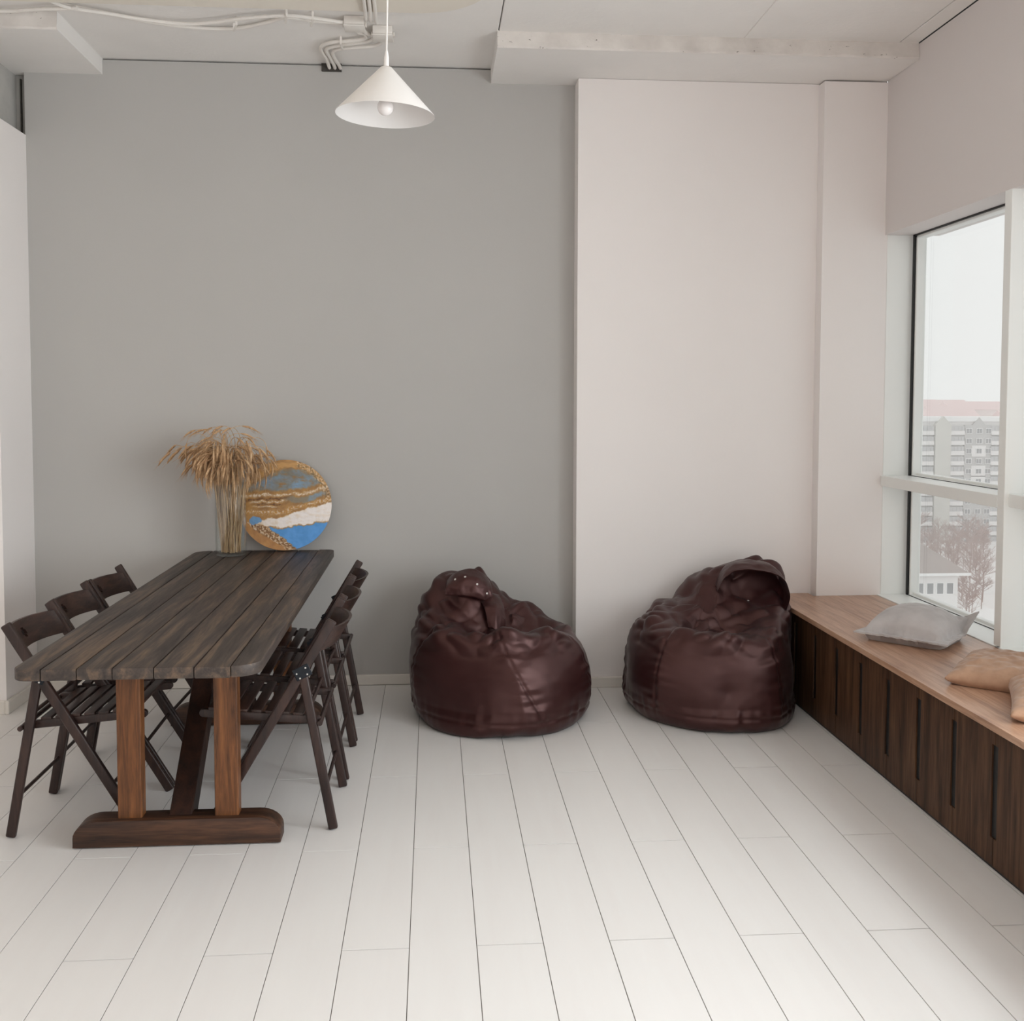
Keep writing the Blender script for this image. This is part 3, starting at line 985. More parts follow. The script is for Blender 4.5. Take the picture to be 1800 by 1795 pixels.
def bean_bag(name, label, loc, ctrl, seams_, seed, flaps, snaps, folds):
    t = thing(name, label, 'bean bag', loc)
    C = (0.0, 0.0, 0.05)
    V = star_surface(ctrl, C)
    nt, nf, _ = V.shape
    # polygonal panels: creases at the seams, soft swelling between them, gathers beside them
    for i in range(nt):
        for j in range(nf):
            x, y, z = V[i, j]
            rad = math.hypot(x, y)
            if rad < 0.05:
                continue
            a = math.atan2(y, x)
            best, kk, sgn = 9, 0, 1
            for k, (sa, lean) in enumerate(seams_):
                dd = (a - sa - lean * (z - 0.25) + pi) % (2 * pi) - pi
                if abs(dd) < abs(best):
                    best, kk = dd, k
            d = abs(best) * rad
            # flatten the cloth between two seams
            lo = max([(sa + lean * (z - 0.25) - a + pi) % (2 * pi) - pi for sa, lean in seams_ if ((sa + lean * (z - 0.25) - a + pi) % (2 * pi) - pi) <= 0] or [-1.0])
            hi = min([(sa + lean * (z - 0.25) - a + pi) % (2 * pi) - pi for sa, lean in seams_ if ((sa + lean * (z - 0.25) - a + pi) % (2 * pi) - pi) > 0] or [1.0])
            hw = min(0.62, (hi - lo) / 2)
            cm = min(hw, abs((hi + lo) / 2))
            flat = rad * (math.cos(hw) / math.cos(cm) - 1) * 0.55 * max(0, min(1, (0.50 - z) / 0.12)) + 0.018
            low = max(0, min(1, (0.56 - z) / 0.1))
            crease = -0.010 * math.exp(-abs(d) / 0.10) * low
            groove = -0.007 * math.exp(-(d / 0.007) ** 2) * low
            gather = 0.010 * math.exp(-(d / 0.075) ** 2) * nz(z * 34 + kk * 9.3, kk * 3.1 + seed, best * 3) * low
            ring = -0.005 * math.exp(-((z - 0.075) / 0.007) ** 2)
            g2 = 0.007 * math.exp(-((z - 0.085) / 0.05) ** 2) * nz(a * 13, seed + 4.0, z * 6)
            big = 0.010 * nz(x * 4.2 + seed, y * 4.2, z * 4.2)
            up = max(0, min(1, (z - 0.36) / 0.10))
            v3 = Vector((x * 4.5 + seed, y * 4.5, z * 6.0))
            fold = up * folds * (abs(noise.noise(v3)) - 0.25 + 0.55 * (abs(noise.noise(v3 * 2.3)) - 0.25))
            mid = 0.0045 * nz(x * 14, y * 14 + seed, z * 26) * (0.35 + up)
            ft = max(0, min(1, (z - 0.02) / 0.10))
            flat, crease, groove, gather = flat * ft + 0.018 * (1 - ft), crease * ft, groove * ft, gather * ft
            o = flat + crease + groove + gather + ring + g2 + big + fold + mid
            dx, dy, dz = x - C[0], y - C[1], z - C[2]
            L = math.sqrt(dx * dx + dy * dy + dz * dz)
            V[i, j] = (x + dx / L * o, y + dy / L * o, z + dz / L * o)
    V[..., 2] = np.maximum(V[..., 2], 0.003)
    b = B()
    b.grid([[tuple(V[i, j]) for j in range(nf)] for i in range(nt)], close_u=True)
    for j in (0, nf - 1):
        b.bm.verts.ensure_lookup_table()
        try:
            b.bm.faces.new([b.bm.verts[i * nf + j] for i in range(nt)])
        except Exception:
            pass
    bm2 = b.bm.copy()
    b.obj('bag_body', MT['bag'], t, 3.5)
    # hood flap and hanging folds: folded sheets of the same cloth
    trees = [BVHTree.FromBMesh(bm2)]
    bm2.free()
    for fname, flap in flaps:
     f = B()
     nu, nv = 40, 24
     rows_o, rows_i = [], []
     top, bot, bul = flap['top'], flap['bottom'], flap['bulge']
     def spl(P, s):
         s = s * (len(P) - 1)
         i = min(int(s), len(P) - 2)
         fr = s - i
         p0, p1, p2, p3 = P[max(i - 1, 0)], P[i], P[i + 1], P[min(i + 2, len(P) - 1)]
         return Vector([0.5 * ((2 * p1[c]) + (-p0[c] + p2[c]) * fr + (2 * p0[c] - 5 * p1[c] + 4 * p2[c] - p3[c]) * fr ** 2 + (-p0[c] + 3 * p1[c] - 3 * p2[c] + p3[c]) * fr ** 3) for c in range(3)])
     for i in range(nu + 1):
         u = i / nu
         A, Bq = spl(top, u), spl(bot, u)
         ro, ri = [], []
         for j in range(nv + 1):
             v = j / nv
             p = A.lerp(Bq, v)
             o = math.sin(pi * v) * bul + 0.007 * nz(p.x * 22 + seed, p.y * 20, p.z * 22) + 0.003 * nz(p.x * 60, p.y * 50, p.z * 60)
             d = Vector(flap['dir'])
             ro.append(p + d * o)
             ri.append(p + d * (o - 0.006))
         rows_o.append(ro)
         rows_i.append(ri)
     loop = []
     for ro, ri in zip(rows_o, rows_i):
         loop.append(ro + ri[::-1] + [ro[0]])
     f.grid(loop)
     bmesh.ops.remove_doubles(f.bm, verts=f.bm.verts, dist=1e-5)
     bmesh.ops.holes_fill(f.bm, edges=[e for e in f.bm.edges if e.is_boundary], sides=0)
     trees.append(BVHTree.FromBMesh(f.bm))
     f.obj(fname, MT['bag'], t, 1.2)
    for (sx, sz) in snaps:
        hit = None
        for tr in trees:
            h = tr.ray_cast(Vector((sx, -1.0, sz)), Vector((0, 1, 0)))
            if h[0] is not None and (hit is None or h[0].y < hit[0].y):
                hit = h
        if hit is None:
            continue
        p, nrm = hit[0], hit[1]
        if nrm.y > 0:
            nrm = -nrm
        q = nrm.to_track_quat('Z', 'Y').to_matrix().to_4x4()
        B().lathe([(0, 0.0035), (0.0035, 0.003), (0.0058, 0.001), (0.006, -0.001)], 12, Matrix.Translation(p) @ q).obj('snap', MT['snap'], t, 0.7, label='small bright metal snap')
    return t

def ring(z, pts):
    if len(pts) < 9:
        return [(p[0], p[1], z) for p in pts]
    # full ring: even spacing and a softened outline
    a = np.array([math.atan2(p[1], p[0]) for p in pts])
    r = np.array([math.hypot(*p) for p in pts])
    q = np.linspace(-pi, pi, 72, endpoint=False)
    rr = np.interp(q, a, r, period=2 * pi)
    for _ in range(10):
        rr = 0.5 * rr + 0.25 * (np.roll(rr, 1) + np.roll(rr, -1))
    rr = rr * 1.012
    return [(rr[k] * math.cos(q[k]), rr[k] * math.sin(q[k]), z) for k in range(0, 72, 3)]
bottom = [(0, 0, -0.03), (0.25, 0, -0.02), (-0.25, 0, -0.02), (0, 0.25, -0.02), (0, -0.25, -0.02)]
ctrl_l = bottom + ring(0.03, [(-0.08, -0.475), (0.20, -0.425), (0.385, -0.14), (0.37, 0.15), (0.2, 0.36), (-0.05, 0.40), (-0.32, 0.26), (-0.415, -0.0), (-0.38, -0.20), (-0.28, -0.39)]) \
    + ring(0.2, [(-0.46, -0.05), (-0.36, -0.32), (-0.06, -0.475), (0.27, -0.40), (0.455, -0.10), (0.41, 0.2), (0.2, 0.40), (-0.05, 0.44), (-0.36, 0.27)]) \
    + ring(0.39, [(-0.458, -0.03), (-0.34, -0.30), (-0.05, -0.41), (0.25, -0.33), (0.385, -0.08), (0.35, 0.16)]) \
    + [(-0.31, -0.24, 0.465), (-0.03, -0.345, 0.478), (0.22, -0.26, 0.468), (0.335, -0.04, 0.425),
       (0.03, -0.15, 0.40), (0.15, -0.06, 0.385), (-0.12, -0.14, 0.42),
       (0.33, 0.12, 0.40), (0.17, 0.14, 0.475), (0.03, 0.13, 0.54),
       (-0.17, 0.12, 0.695), (-0.26, 0.08, 0.65), (-0.075, 0.10, 0.655), (-0.17, -0.03, 0.60), (-0.09, 0.0, 0.575), (-0.26, -0.03, 0.55), (-0.04, 0.04, 0.53),
       (-0.16, -0.12, 0.47), (-0.27, -0.14, 0.48), (-0.385, 0.04, 0.54), (-0.335, 0.07, 0.61),
       (-0.17, 0.28, 0.58), (-0.1, 0.37, 0.43), (0.16, 0.34, 0.36)]
bean_bag('bean_bag', 'dark brown bean bag chair on the left, against the grey wall', (0.345, 5.2, 0), ctrl_l,
         [(-1.72 + 0.30, -1.15), (-0.50, -0.5), (0.6, 0), (1.6, 0), (2.6, 0), (-2.75, 0.5)], 1.7,
         [('hood', dict(top=[(-0.275, 0.06, 0.655), (-0.235, 0.03, 0.70), (-0.16, 0.03, 0.722), (-0.10, 0.04, 0.70), (-0.055, 0.07, 0.65)],
              bottom=[(-0.285, -0.04, 0.60), (-0.22, -0.06, 0.60), (-0.15, -0.065, 0.592), (-0.09, -0.055, 0.572), (-0.045, -0.03, 0.555)],
              bulge=0.035, dir=(0.05, -0.85, 0.5))),
          ('fold', dict(top=[(-0.115, -0.01, 0.575), (-0.06, -0.01, 0.60), (-0.01, 0.03, 0.585)], bottom=[(-0.075, -0.14, 0.455), (-0.03, -0.15, 0.445), (0.015, -0.10, 0.44)], bulge=0.035, dir=(0.25, -0.8, 0.5)))],
         [(-0.235, 0.675), (-0.185, 0.69), (-0.125, 0.655), (-0.075, 0.605)], 0.075)
ctrl_r = bottom + ring(0.03, [(0.02, -0.475), (0.25, -0.42), (0.40, -0.16), (0.40, 0.08), (0.25, 0.30), (0.0, 0.35), (-0.30, 0.28), (-0.405, 0.06), (-0.38, -0.16), (-0.26, -0.34)]) \
    + ring(0.2, [(-0.44, 0.0), (-0.36, -0.30), (0.0, -0.475), (0.30, -0.38), (0.435, -0.06), (0.38, 0.2), (0.0, 0.37), (-0.33, 0.27)]) \
    + [(-0.425, -0.03, 0.36), (-0.33, -0.28, 0.38), (0.0, -0.43, 0.40), (0.27, -0.36, 0.40), (0.42, -0.10, 0.40),
       (-0.24, -0.29, 0.465), (0.0, -0.38, 0.468), (0.26, -0.31, 0.462),
       (-0.31, -0.06, 0.505), (-0.22, 0.02, 0.525), (-0.39, -0.05, 0.42),
       (0.0, -0.17, 0.40), (0.12, -0.15, 0.405), (-0.11, -0.15, 0.42),
       (-0.05, 0.08, 0.565), (0.0, 0.10, 0.645), (0.14, 0.12, 0.70), (0.28, 0.12, 0.705), (0.39, 0.10, 0.67), (0.425, 0.04, 0.58),
       (0.20, 0.045, 0.59), (0.33, 0.045, 0.585), (0.09, -0.0, 0.55), (0.25, -0.11, 0.51), (0.40, -0.10, 0.50),
       (0.2, 0.28, 0.58), (0.25, 0.33, 0.43), (-0.1, 0.33, 0.41)]
ctrl_r = [(x * (0.945 if x < 0 else 0.97), y, z) for x, y, z in ctrl_r]
bean_bag('bean_bag', 'dark brown bean bag chair on the right, beside the window bench', (1.402, 5.19, 0), ctrl_r,
         [(-2.36, 0.2), (-1.05, -0.1), (0.1, 0), (1.1, 0), (2.1, 0), (3.05, 0)], 8.3,
         [('hood', dict(top=[(0.06, 0.06, 0.62), (0.10, 0.07, 0.70), (0.18, 0.08, 0.742), (0.30, 0.08, 0.742), (0.38, 0.08, 0.70), (0.415, 0.07, 0.60), (0.40, 0.06, 0.52)],
              bottom=[(0.05, -0.02, 0.60), (0.09, -0.04, 0.68), (0.17, -0.05, 0.715), (0.30, -0.06, 0.705), (0.385, -0.06, 0.665), (0.42, -0.06, 0.58), (0.40, -0.06, 0.50)],
              bulge=0.014, dir=(0.0, -0.5, 0.85)))],
         [(0.22, 0.545)], 0.065)

# ================================================================== CUSHIONS
def cushion(name, label, mat, loc, rz, sx, sy, h, flange=0.03, seed=0, tip=None, tilt=(0, 0), pinch=0.10, wr=0.004, group=None, base=0.2):
    t = thing(name, label, 'cushion', loc, rz, group)
    n = 64
    def P(u, v, s):
        au, av = abs(u), abs(v)
        k = 1 + flange / (sx / 2)
        iu, iv = u * k, v * k
        q = max(0, 1 - iu * iu) * max(0, 1 - iv * iv)
        hh = h / 2 * q ** 0.42
        x = sx / 2 * k * u * (1 - pinch * (1 - v * v) * au ** 2)
        y = sy / 2 * k * v * (1 - pinch * (1 - u * u) * av ** 2)
        edge = max(au, av)
        w = wr * (noise.noise(Vector((x * 16 + seed, y * 16, s))) + 0.6 * noise.noise(Vector((x * 38, y * 38 + seed, s * 2)))) * (1 if s > 0 else 0.5)
        ruf = 0.004 * noise.noise(Vector((x * 45, y * 45, seed))) if edge * k > 0.98 else 0
        z = s * (hh + 0.004) + w * min(1, hh * 30) + ruf
        if s < 0:
            z = max(z, -h * base)
        if tip:
            d = max(0, (u * tip[0] + v * tip[1]) - 1.25)
            z += d * tip[2]
        # corners droop or lift
        return (x, y, z + h * base + tilt[0] * x + tilt[1] * y)
    b = B()
    us = [-1 + 2 * i / n for i in range(n + 1)]
    Vt = [[b.bm.verts.new(P(u, v, 1)) for v in us] for u in us]
    Vb = [[b.bm.verts.new(P(u, v, -1)) for v in us] for u in us]
    for i in range(n):
        for j in range(n):
            b.bm.faces.new((Vt[i][j], Vt[i + 1][j], Vt[i + 1][j + 1], Vt[i][j + 1]))
            b.bm.faces.new((Vb[i][j], Vb[i][j + 1], Vb[i + 1][j + 1], Vb[i + 1][j]))
    rim = [(i, 0) for i in range(n)] + [(n, j) for j in range(n)] + [(n - i, n) for i in range(n)] + [(0, n - j) for j in range(n)]
    for a, c in zip(rim, rim[1:] + rim[:1]):
        b.bm.faces.new((Vt[a[0]][a[1]], Vb[a[0]][a[1]], Vb[c[0]][c[1]], Vt[c[0]][c[1]]))
    b.obj('cover', mat, t, 1.4)
    if flange:
        # stitched seam line where the flange meets the filling
        pts = []
        k = 1 / (1 + flange / (sx / 2))
        m = 40
        for i in range(m):
            pts.append(P(-k + 2 * k * i / m, -k, 1))
        for i in range(m):
            pts.append(P(k, -k + 2 * k * i / m, 1))
        for i in range(m):
            pts.append(P(k - 2 * k * i / m, k, 1))
        for i in range(m + 1):
            pts.append(P(-k, k - 2 * k * i / m, 1))
        B().tube(pts, 0.0022, 6).obj('seam', mat, t, 1.0)
    return t
cushion('cushion', 'light grey velvet cushion with flanged edge on the window bench', MT['velvet'], (2.165, 4.455, 0.509), -0.80, 0.345, 0.345, 0.235, 0.032, 2, (1, 1, 0.11), (0, 0), 0.05, 0.004, None, 0.15)
cushion('cushion', 'tan plush cushion lying flat, next to the grey cushion', MT['tan'], (2.19, 3.79, 0.509), 0.88, 0.46, 0.32, 0.125, 0.0, 5, None, (0, 0.0), 0.05, 0.008, 'tan cushions on the bench')
cushion('cushion', 'tan plush cushion cut off by the right edge of the photo', MT['tan'], (2.205, 3.36, 0.512), 1.08, 0.50, 0.42, 0.13, 0.0, 11, None, (0, 0.0), 0.05, 0.008, 'tan cushions on the bench')

# ================================================================== PENDANT LAMP
lamp = thing('pendant_lamp', 'white cone pendant lamp hanging from the ceiling on a thin cord', 'lamp', (-0.164, 3.7, 2.57))
R_ = 0.173
sh = B().lathe([(R_, 0.0), (R_ - 0.001, 0.003), (0.026, 0.157), (0.020, 0.164), (0.0, 0.1665)], 72)
sh.lathe([(R_, 0.0), (R_ - 0.0035, 0.001), (0.024, 0.152), (0.0, 0.158)], 72)
s_ = sh.obj('shade', MT['lamp'], lamp, 0.8)
B().lathe([(0.0, 0.16), (0.0095, 0.16), (0.0085, 0.20), (0.004, 0.222), (0, 0.222)], 20).obj('cord_grip', MT['lamp'], lamp, 0.7)
B().tube([(0, 0, 0.165), (-0.002, 0, 0.45), (-0.006, 0, 0.745)], 0.0033, 10).obj('cord', MT['lamp'], lamp, 0.8)
B().lathe([(0, 0.03), (0.05, 0.03), (0.055, 0.0), (0, 0.0)], 32, Matrix.Translation((-0.006, 0, 0.719))).obj('canopy', MT['lamp'], lamp, 0.7)
B().lathe([(0, 0.12), (0.019, 0.12), (0.019, 0.065), (0, 0.065)], 24).obj('socket', MT['lamp'], lamp, 0.7)
B().lathe([(0, -0.001)] + [(0.028 * math.sin(a), 0.028 - 0.029 * math.cos(a)) for a in [0.2 * k for k in range(1, 13)]] + [(0.014, 0.07), (0, 0.07)], 32).obj('bulb', MT['bulb'], lamp, 0.9, label='opal white light bulb')
lamp.rotation_euler = (0, math.radians(1.6), 0)

# ================================================================== CONDUITS AND CABLES
def smooth_path(pts, sub=6):
    P = [Vector(p) for p in pts]
    out = []
    for i in range(len(P) - 1):
        p0, p1, p2, p3 = P[max(i - 1, 0)], P[i], P[i + 1], P[min(i + 2, len(P) - 1)]
        for k in range(sub):
            t = k / sub
            out.append(0.5 * ((2 * p1) + (p2 - p0) * t + (2 * p0 - 5 * p1 + 4 * p2 - p3) * t * t + (3 * p1 - p0 - 3 * p2 + p3) * t ** 3))
    out.append(P[-1])
    return out
def cable(name, label, cat, pts, z, r, group=None):
    path = smooth_path([(x, y, z if not isinstance(z, (list, tuple)) else z[i]) for i, (x, y) in enumerate(pts)])
    o = B().tube(path, r, 10).obj(name, MT['conduit'], None, 1.0, label=label, category=cat)
    if group:
        o['group'] = group
    return o
G = 'white conduits at the wall hole'
cable('conduit', 'white bent conduit, leftmost of the three entering the wall hole', 'conduit', [(-0.548, 5.735), (-0.548, 5.66), (-0.55, 5.545), (-0.563, 5.414), (-0.544, 5.345), (-0.492, 5.299), (-0.42, 5.277), (-0.363, 5.256), (-0.324, 5.22), (-0.329, 5.165), (-0.354, 5.128), (-0.366, 5.076)], [3.352, 3.352] + [3.352] * 8 + [3.345, 3.34], 0.0095, G)
cable('conduit', 'white bent conduit, middle one of the three entering the wall hole', 'conduit', [(-0.519, 5.735), (-0.519, 5.66), (-0.525, 5.552), (-0.536, 5.429), (-0.517, 5.378), (-0.453, 5.337), (-0.38, 5.306), (-0.316, 5.269), (-0.288, 5.218), (-0.300, 5.171), (-0.318, 5.133), (-0.327, 5.076)], [3.352, 3.352] + [3.352] * 8 + [3.345, 3.34], 0.0095, G)
cable('conduit', 'white bent conduit, rightmost of the three, running to the right junction box', 'conduit', [(-0.490, 5.735), (-0.492, 5.66), (-0.502, 5.577), (-0.508, 5.468), (-0.486, 5.412), (-0.42, 5.375), (-0.341, 5.355), (-0.283, 5.330), (-0.250, 5.282), (-0.240, 5.20)], 3.352, 0.0095, G)
cable('ceiling_cable', 'white cable along the ceiling, sagging lower of the two to the left box', 'cable', [(-1.80, 4.75), (-1.69, 4.90), (-1.58, 4.965), (-1.493, 5.014), (-1.362, 5.098), (-1.218, 5.153), (-1.063, 5.179), (-0.925, 5.16), (-0.777, 5.072), (-0.673, 5.0), (-0.559, 5.035), (-0.41, 5.055)], 3.360, 0.009, 'cables along the ceiling')
cable('ceiling_cable', 'white cable along the ceiling, straighter upper of the two to the left box', 'cable', [(-1.74, 4.75), (-1.655, 4.90), (-1.573, 4.944), (-1.482, 4.978), (-1.346, 5.038), (-1.175, 5.082), (-1.038, 5.056), (-0.867, 4.984), (-0.675, 4.935), (-0.574, 4.95), (-0.41, 5.005)], 3.345, 0.009, 'cables along the ceiling')
cable('ceiling_cable', 'short white cable across the face of the left dropped ceiling strip', 'cable', [(-2.5, 5.0), (-1.961, 4.985), (-1.852, 4.963), (-1.741, 4.94), (-1.66, 4.93), (-1.6, 4.915)], 3.345, 0.009, 'cables along the ceiling')
for k in range(3):
    x = -0.292 + 0.022 * k
    cable('ceiling_cable', 'white cable under the beige ceiling board, %s of three parallel ones above the lamp' % ['leftmost', 'middle', 'rightmost'][k], 'cable', [(x, 3.95), (x, 4.3), (x - 0.004, 4.7), (x - 0.01, 4.87), (x - 0.012, 4.96 + 0.02 * k)], [3.309, 3.309, 3.309, 3.315, 3.345], 0.0085, 'three parallel cables above the lamp')
def jbox(label, x0, y0, x1, y1, z0, group):
    c = Vector(((x0 + x1) / 2, (y0 + y1) / 2, z0))
    t = thing('junction_box', label, 'junction box', c, 0, group)
    hx, hy = (x1 - x0) / 2, (y1 - y0) / 2
    H = 3.3735 - z0
    B().box((-hx, -hy, 0.008), (hx, hy, H), 0.004, None, 2).obj('box_body', MT['conduit'], t, 0.6)
    B().box((-hx - 0.002, -hy - 0.002, 0.0), (hx + 0.002, hy + 0.002, 0.0078), 0.003, None, 2).obj('lid', MT['conduit'], t, 0.6)
    for s in (-1, 1):
        B().box((s * hx - 0.004 + s * 0.006, -0.012, 0.010), (s * hx + 0.004 + s * 0.006, 0.012, 0.03), 0.002).obj('clip', MT['conduit'], t)
jbox('white junction box left of the lamp cord', -0.412, 4.985, -0.318, 5.075, 3.325, 'junction boxes')
jbox('white junction box right behind the lamp cord', -0.285, 5.10, -0.190, 5.20, 3.325, 'junction boxes')
# cable clamps
for (x, y, rz, where) in ((-0.45, 5.318, 0.0, 'on the bent conduits behind the lamp'), (-0.56, 4.995, 0.2, 'on the ceiling cables, nearest the left junction box'), (-0.675, 4.965, 0.2, 'on the ceiling cables, second from the left junction box'), (-0.93, 5.09, 0.3, 'on the ceiling cables where they sag lowest')):
    o = B().box((-0.005, -0.048, 0), (0.005, 0.048, 0.004), 0.001).box((-0.005, -0.048, 0.004), (0.005, -0.042, 0.040)).box((-0.005, 0.042, 0.004), (0.005, 0.048, 0.040)).obj('cable_clip', MT['conduit'], None)
    o.location = (x, y, 3.3335)
    o.rotation_euler = (0, 0, rz)
    o['label'] = 'small white clip ' + where
    o['category'] = 'clip'
    o['group'] = 'clips on the ceiling cables'
o = B().box((-0.590, 5.700, 3.334), (-0.484, 5.716, 3.378)).obj('hole_patch', MT['hole'], wall_back, label='dark hole in the grey wall for the conduits')

# ================================================================== OUTSIDE
GZ = -37.0
b = B()
nX, nY = 60, 60
rows = []
for i in range(nX + 1):
    rr_ = []
    for j in range(nY + 1):
        x = -200 + 1400 * i / nX
        y = 40 + 1600 * j / nY
        rr_.append((x, y, GZ - 0.5 + 0.5 * nz(x * 0.03, y * 0.03)))
    rows.append(rr_)
b.grid(rows)
b.obj('snow_ground', MT['snow'], None, 3.5, kind='structure')

def far_window_meshes():
    fr = B().box((-0.85, -0.05, -0.75), (0.85, 0.06, 0.75)).mesh('window', MT['far_frame'])
    pn = B().box((-0.70, -0.08, -0.60), (-0.06, -0.05, 0.60)).box((0.06, -0.08, -0.60), (0.70, -0.05, 0.60)).mesh('pane', MT['far_window'])
    return fr, pn
FW, FP = far_window_meshes()
BAL = B().box((-1.9, -1.1, -0.1), (1.9, 0, 1.0)).mesh('balcony', MT['panel_white'])
BGL = B().box((-1.85, -0.95, 1.0), (-1.2, -0.9, 2.2)).box((-0.9, -0.95, 1.0), (-0.2, -0.9, 2.2)).box((0.2, -0.95, 1.0), (0.9, -0.9, 2.2)).box((1.2, -0.95, 1.0), (1.85, -0.9, 2.2)).box((-1.9, -0.85, 1.0), (1.9, -0.8, 2.3)).mesh('balcony_glazing', MT['balcony_glass'])
BLD_Y = 275.0
FL = 2.78
bld = thing('apartment_building', 'long pale grey panel apartment block with balconies seen through the window', 'building', (145, BLD_Y, GZ))
def bl(x0, y0, z0, x1, y1, z1, mat, name):
    return B().box((x0 - 145, y0, z0 - GZ), (x1 - 145, y1, z1 - GZ)).obj(name, mat, bld)
ROOF = -2.75
NF = 12
bl(112, 0, GZ - 1, 178, 14, ROOF - 1.2, MT['panel_white'], 'main_wall')
bl(111.5, -0.6, ROOF - 1.2, 178.5, 14.5, ROOF, MT['far_frame'], 'parapet')
def px(u):
    return 133.0 + (u - 1615) * 0.1625
for base in (-125, 0, 125):
    def gx(u):
        return px(u + base)
    # blank gabled stair tower
    a, c = gx(1641), gx(1668)
    if c > 113 and a < 177:
        bl(a, -1.5, GZ, c, 0, ROOF - 2.2, MT['panel_beige'], 'stair_tower')
        m = Matrix(((1, 0, 0, a - 145), (0, 0, 1, -1.5), (0, 1, 0, ROOF - 2.2 - GZ), (0, 0, 0, 1)))
        B().prism([(0, 0), (c - a, 0), ((c - a) / 2, 2.4)], 1.5, m).obj('gable', MT['panel_beige'], bld)
    # grey wing with windows
    a, c = gx(1694), gx(1741)
    if c > 113 and a < 177:
        bl(a, -0.7, GZ, c, 0, ROOF - 2.2, MT['panel_grey'], 'grey_wing')
        m = Matrix(((1, 0, 0, gx(1708) - 145), (0, 0, 1, -0.7), (0, 1, 0, ROOF - 2.2 - GZ), (0, 0, 0, 1)))
        B().prism([(0, 0), (gx(1730) - gx(1708), 0), ((gx(1730) - gx(1708)) / 2, 2.2)], 0.7, m).obj('gable', MT['panel_grey'], bld)
        for f in range(NF):
            z = ROOF - 2.2 - 1.6 - f * FL
            for ci, u in enumerate((1701, 1719, 1735)):
                x = gx(u)
                if 113 < x < 177 and u + base > 1600 and u + base < 1775:
                    if ci == 1 and f in (2, 4, 5):
                        bl(x - 2.0, -0.85, z - 1.5, x + 2.0, -0.7, z + 1.5, MT['panel_white'], 'white_panel')
                    w_ = link('window', FW, bld, (x - 145, -0.93, z - GZ))
                    link('pane', FP, w_)
    for u, wd in ((1627, 1.0), (1681, 1.0), (1753, 1.0)):
        x = gx(u)
        if 114 < x < 176 and 1585 < u + base < 1780:
            for f in range(NF):
                z = ROOF - 2.2 - 2.6 - f * FL
                q = link('balcony', BAL, bld, (x - 145, 0, z - GZ))
                link('balcony_glazing', BGL, q)

# far red-roofed blocks on the horizon
rf = random.Random(5)
DIST = [(300, 560, 30, 1.5), (335, 570, 26, 0.0), (322, 640, 34, 2.5), (362, 650, 30, 0.5), (285, 600, 30, -0.5), (268, 520, 24, -2.0), (296, 500, 26, -3.0), (250, 490, 22, -3.5), (382, 700, 34, 1.5), (345, 720, 30, 2.8), (318, 700, 26, 2.0), (275, 540, 20, -1.0), (240, 470, 24, -2.6)]
ords = ['tallest', 'second', 'third']
for i, (x, y, w_, top) in enumerate(DIST):
    t = thing('distant_block', 'hazy red-roofed block on the horizon beyond the apartment building', 'building', (x, y, GZ), 0, 'red roofed blocks on the horizon')
    h = top - GZ
    B().box((-w_ / 2, -8, -1), (w_ / 2, 8, h - 4.5)).obj('wall', MT['pink_wall'], t)
    m = Matrix(((1, 0, 0, 0), (0, 0, 1, 0), (0, 1, 0, 0), (0, 0, 0, 1)))
    m = Matrix(((0, 0, 1, -w_ / 2 - 0.5), (1, 0, 0, 0), (0, 1, 0, h - 4.5), (0, 0, 0, 1)))
    B().prism([(-8.5, 0), (8.5, 0), (0, 4.5)], w_ + 1, m).obj('roof', MT['red_roof'], t)

# low house below
hs = thing('low_house', 'pale low house with brown hipped roof below the window', 'house', (74, 160, GZ))
B().box((-14, 0, -1), (10.5, 12, 11.0)).obj('wall', MT['panel_white'], hs)
rb = B()
V = [(-15, -0.8, 11.0), (12.0, -0.8, 11.0), (12.0, 12.8, 11.0), (-15, 12.8, 11.0), (-9, 6, 16.2), (5.0, 6, 16.2)]
vv = [rb.bm.verts.new(v) for v in V]
for f in ((0, 1, 5, 4), (1, 2, 5), (2, 3, 4, 5), (3, 0, 4), (3, 2, 1, 0)):
    rb.bm.faces.new([vv[k] for k in f])
rb.obj('roof', MT['house_roof'], hs)
B().box((-15.2, -1.0, 10.6), (12.2, -0.8, 11.0)).obj('gutter', MT['far_frame'], hs)
FW2 = B().box((-0.65, -0.03, -0.95), (0.65, 0.05, 0.95)).mesh('window', MT['far_frame'])
FP2 = B().box((-0.5, -0.06, -0.85), (0.5, -0.03, 0.85)).mesh('pane', MT['far_window'])
for z in (8.4, 4.6):
    for x in (3.0 + 2.9, 3.0 + 4.55, 3.0 + 6.2, 3.0 + 1.2, -2, -4.5, -7):
        q = link('window', FW2, hs, (x, -0.03, z))
        link('pane', FP2, q)

# parked car
car = thing('car', 'slate blue parked car in the snow beside the low house', 'car', (106.2, 205, GZ), 0.12)
P = [(-2.1, 0.35), (2.1, 0.35), (2.15, 0.8), (1.5, 0.95), (0.75, 1.45), (-1.1, 1.5), (-1.8, 1.0), (-2.15, 0.9)]
m = Matrix(((1, 0, 0, 0), (0, 0, 1, -0.85), (0, 1, 0, 0), (0, 0, 0, 1)))
B().prism(P, 1.7, m, 0.06).obj('car_body', MT['car_paint'], car)
B().prism([(-1.0, 0.98), (1.15, 0.98), (0.65, 1.38), (-0.95, 1.42)], 1.76, Matrix(((1, 0, 0, 0), (0, 0, 1, -0.88), (0, 1, 0, 0), (0, 0, 0, 1)))).obj('side_window', MT['far_window'], car)
for x in (-1.3, 1.3):
    for y in (-0.85, 0.72):
        B().tube([(x, y, 0.32), (x, y + 0.13, 0.32)], 0.32, 12).obj('wheel', MT['tyre'], car)

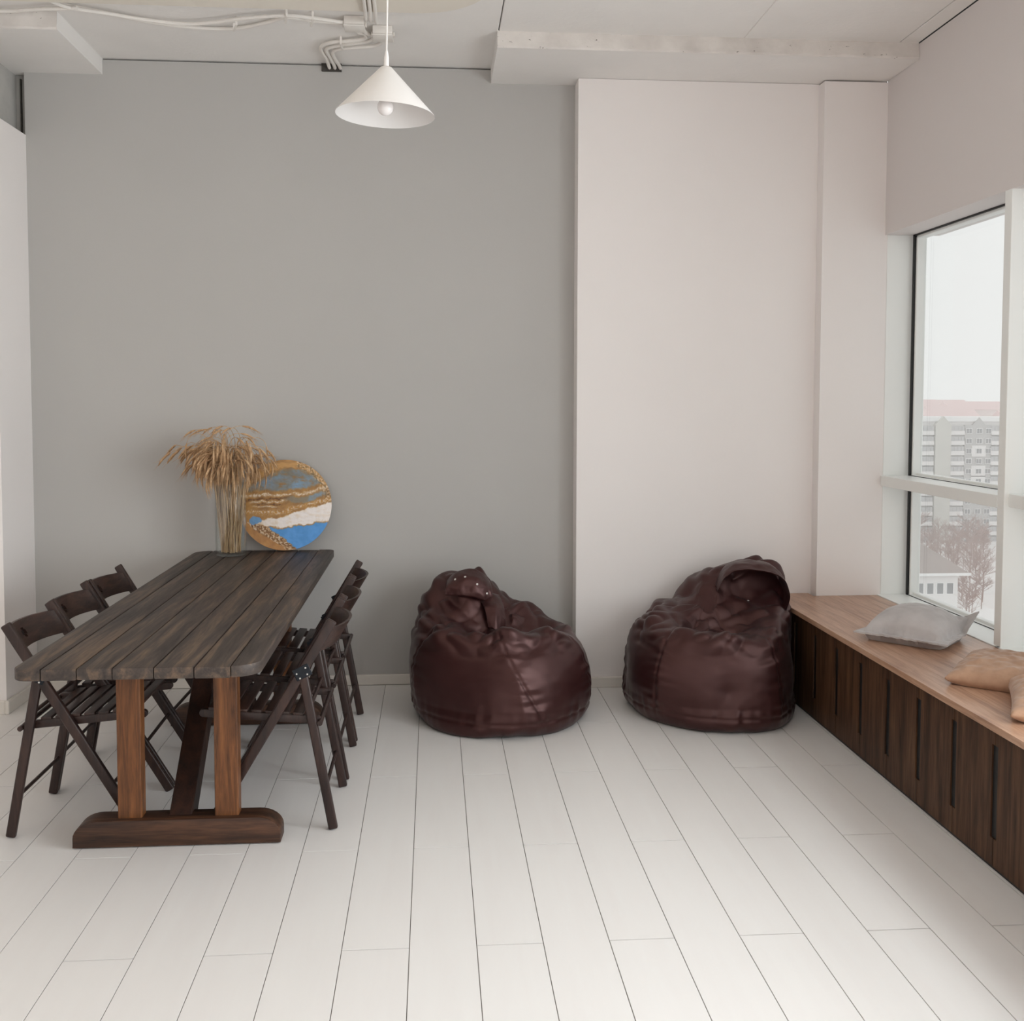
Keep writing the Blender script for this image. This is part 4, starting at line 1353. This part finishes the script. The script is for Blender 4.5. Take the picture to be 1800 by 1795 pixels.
# bare trees
def tree_meshes(seed):
    r = random.Random(seed)
    tr, br = B(), B()
    H = r.uniform(9, 13)
    tr.tube([(0, 0, 0), (r.uniform(-.2, .2), r.uniform(-.2, .2), H * 0.35), (r.uniform(-.4, .4), r.uniform(-.4, .4), H * 0.8)], [0.14, 0.10, 0.04], 6)
    def grow(p, d, L, rad, lv):
        q = p + d * L
        br.tube([p, p.lerp(q, 0.5) + Vector((r.uniform(-1, 1), r.uniform(-1, 1), r.uniform(-1, 1))) * L * 0.06, q], [rad, rad * 0.75, rad * 0.5], 3, False)
        if lv == 0:
            return
        for k in range(3 if lv > 1 else 4):
            f = r.uniform(0.35, 1.0)
            nd = (d + Vector((r.uniform(-1, 1), r.uniform(-1, 1), r.uniform(-0.2, 0.9))) * 0.75).normalized()
            grow(p + d * L * f, nd, L * r.uniform(0.5, 0.72), rad * 0.55, lv - 1)
    for k in range(15):
        z = H * r.uniform(0.22, 0.75)
        a = r.uniform(0, 2 * pi)
        grow(Vector((0, 0, z)), Vector((math.cos(a), math.sin(a), r.uniform(0.5, 1.3))).normalized(), H * r.uniform(0.16, 0.24), 0.075, 3)
    return tr.mesh('trunk', MT['bark']), br.mesh('branches', MT['bark'])
TV = [tree_meshes(100 + k) for k in range(4)]
rt = random.Random(11)
cnt = 0
placed = []
NEAR = [(92.5, 172), (95.8, 177), (99.2, 182.5), (90.2, 167.5)]
for i in range(2500):
    y = rt.uniform(178, 266)
    fx = rt.uniform(0.462, 0.555)
    x = fx * y
    if i < 4:
        x, y = NEAR[i]
        fx = x / y
    if abs(x - 106) < 3 and abs(y - 205) < 6:
        continue
    if y < 207 and abs(fx - 0.518) < 0.013:
        continue
    if y < 215 and fx < 0.50 and rt.random() < 0.5:
        continue
    if len(placed) >= 110 or any((x - a) ** 2 + (y - b) ** 2 < 13 for a, b in placed):
        continue
    placed.append((x, y))
    tr, br = TV[i % 4]
    t = thing('bare_tree', 'leafless brown tree standing in the snow below the apartment building', 'tree', (x, y, GZ - 0.4), rt.uniform(0, 6.28), 'bare trees in the snow')
    k = rt.uniform(0.6, 1.0)
    t.scale = (k, k, k * 0.9)
    link('trunk', tr, t)
    link('branches', br, t)

# thin winter haze between the window and the far blocks
hz = B().box((20, 45, GZ - 0.5), (520, 480, 60)).obj('haze', None, None, label='thin pale winter haze hanging over the snowy yard outside', category='haze', kind='stuff')
hm = bpy.data.materials.new('winter_haze')
hm.use_nodes = True
hm.node_tree.nodes.clear()
ho = hm.node_tree.nodes.new('ShaderNodeOutputMaterial')
hv = hm.node_tree.nodes.new('ShaderNodeVolumeScatter')
hv.inputs['Color'].default_value = (1, 0.985, 0.98, 1)
hv.inputs['Density'].default_value = 0.0011
hm.node_tree.links.new(hv.outputs[0], ho.inputs['Volume'])
hz.data.materials.append(hm)
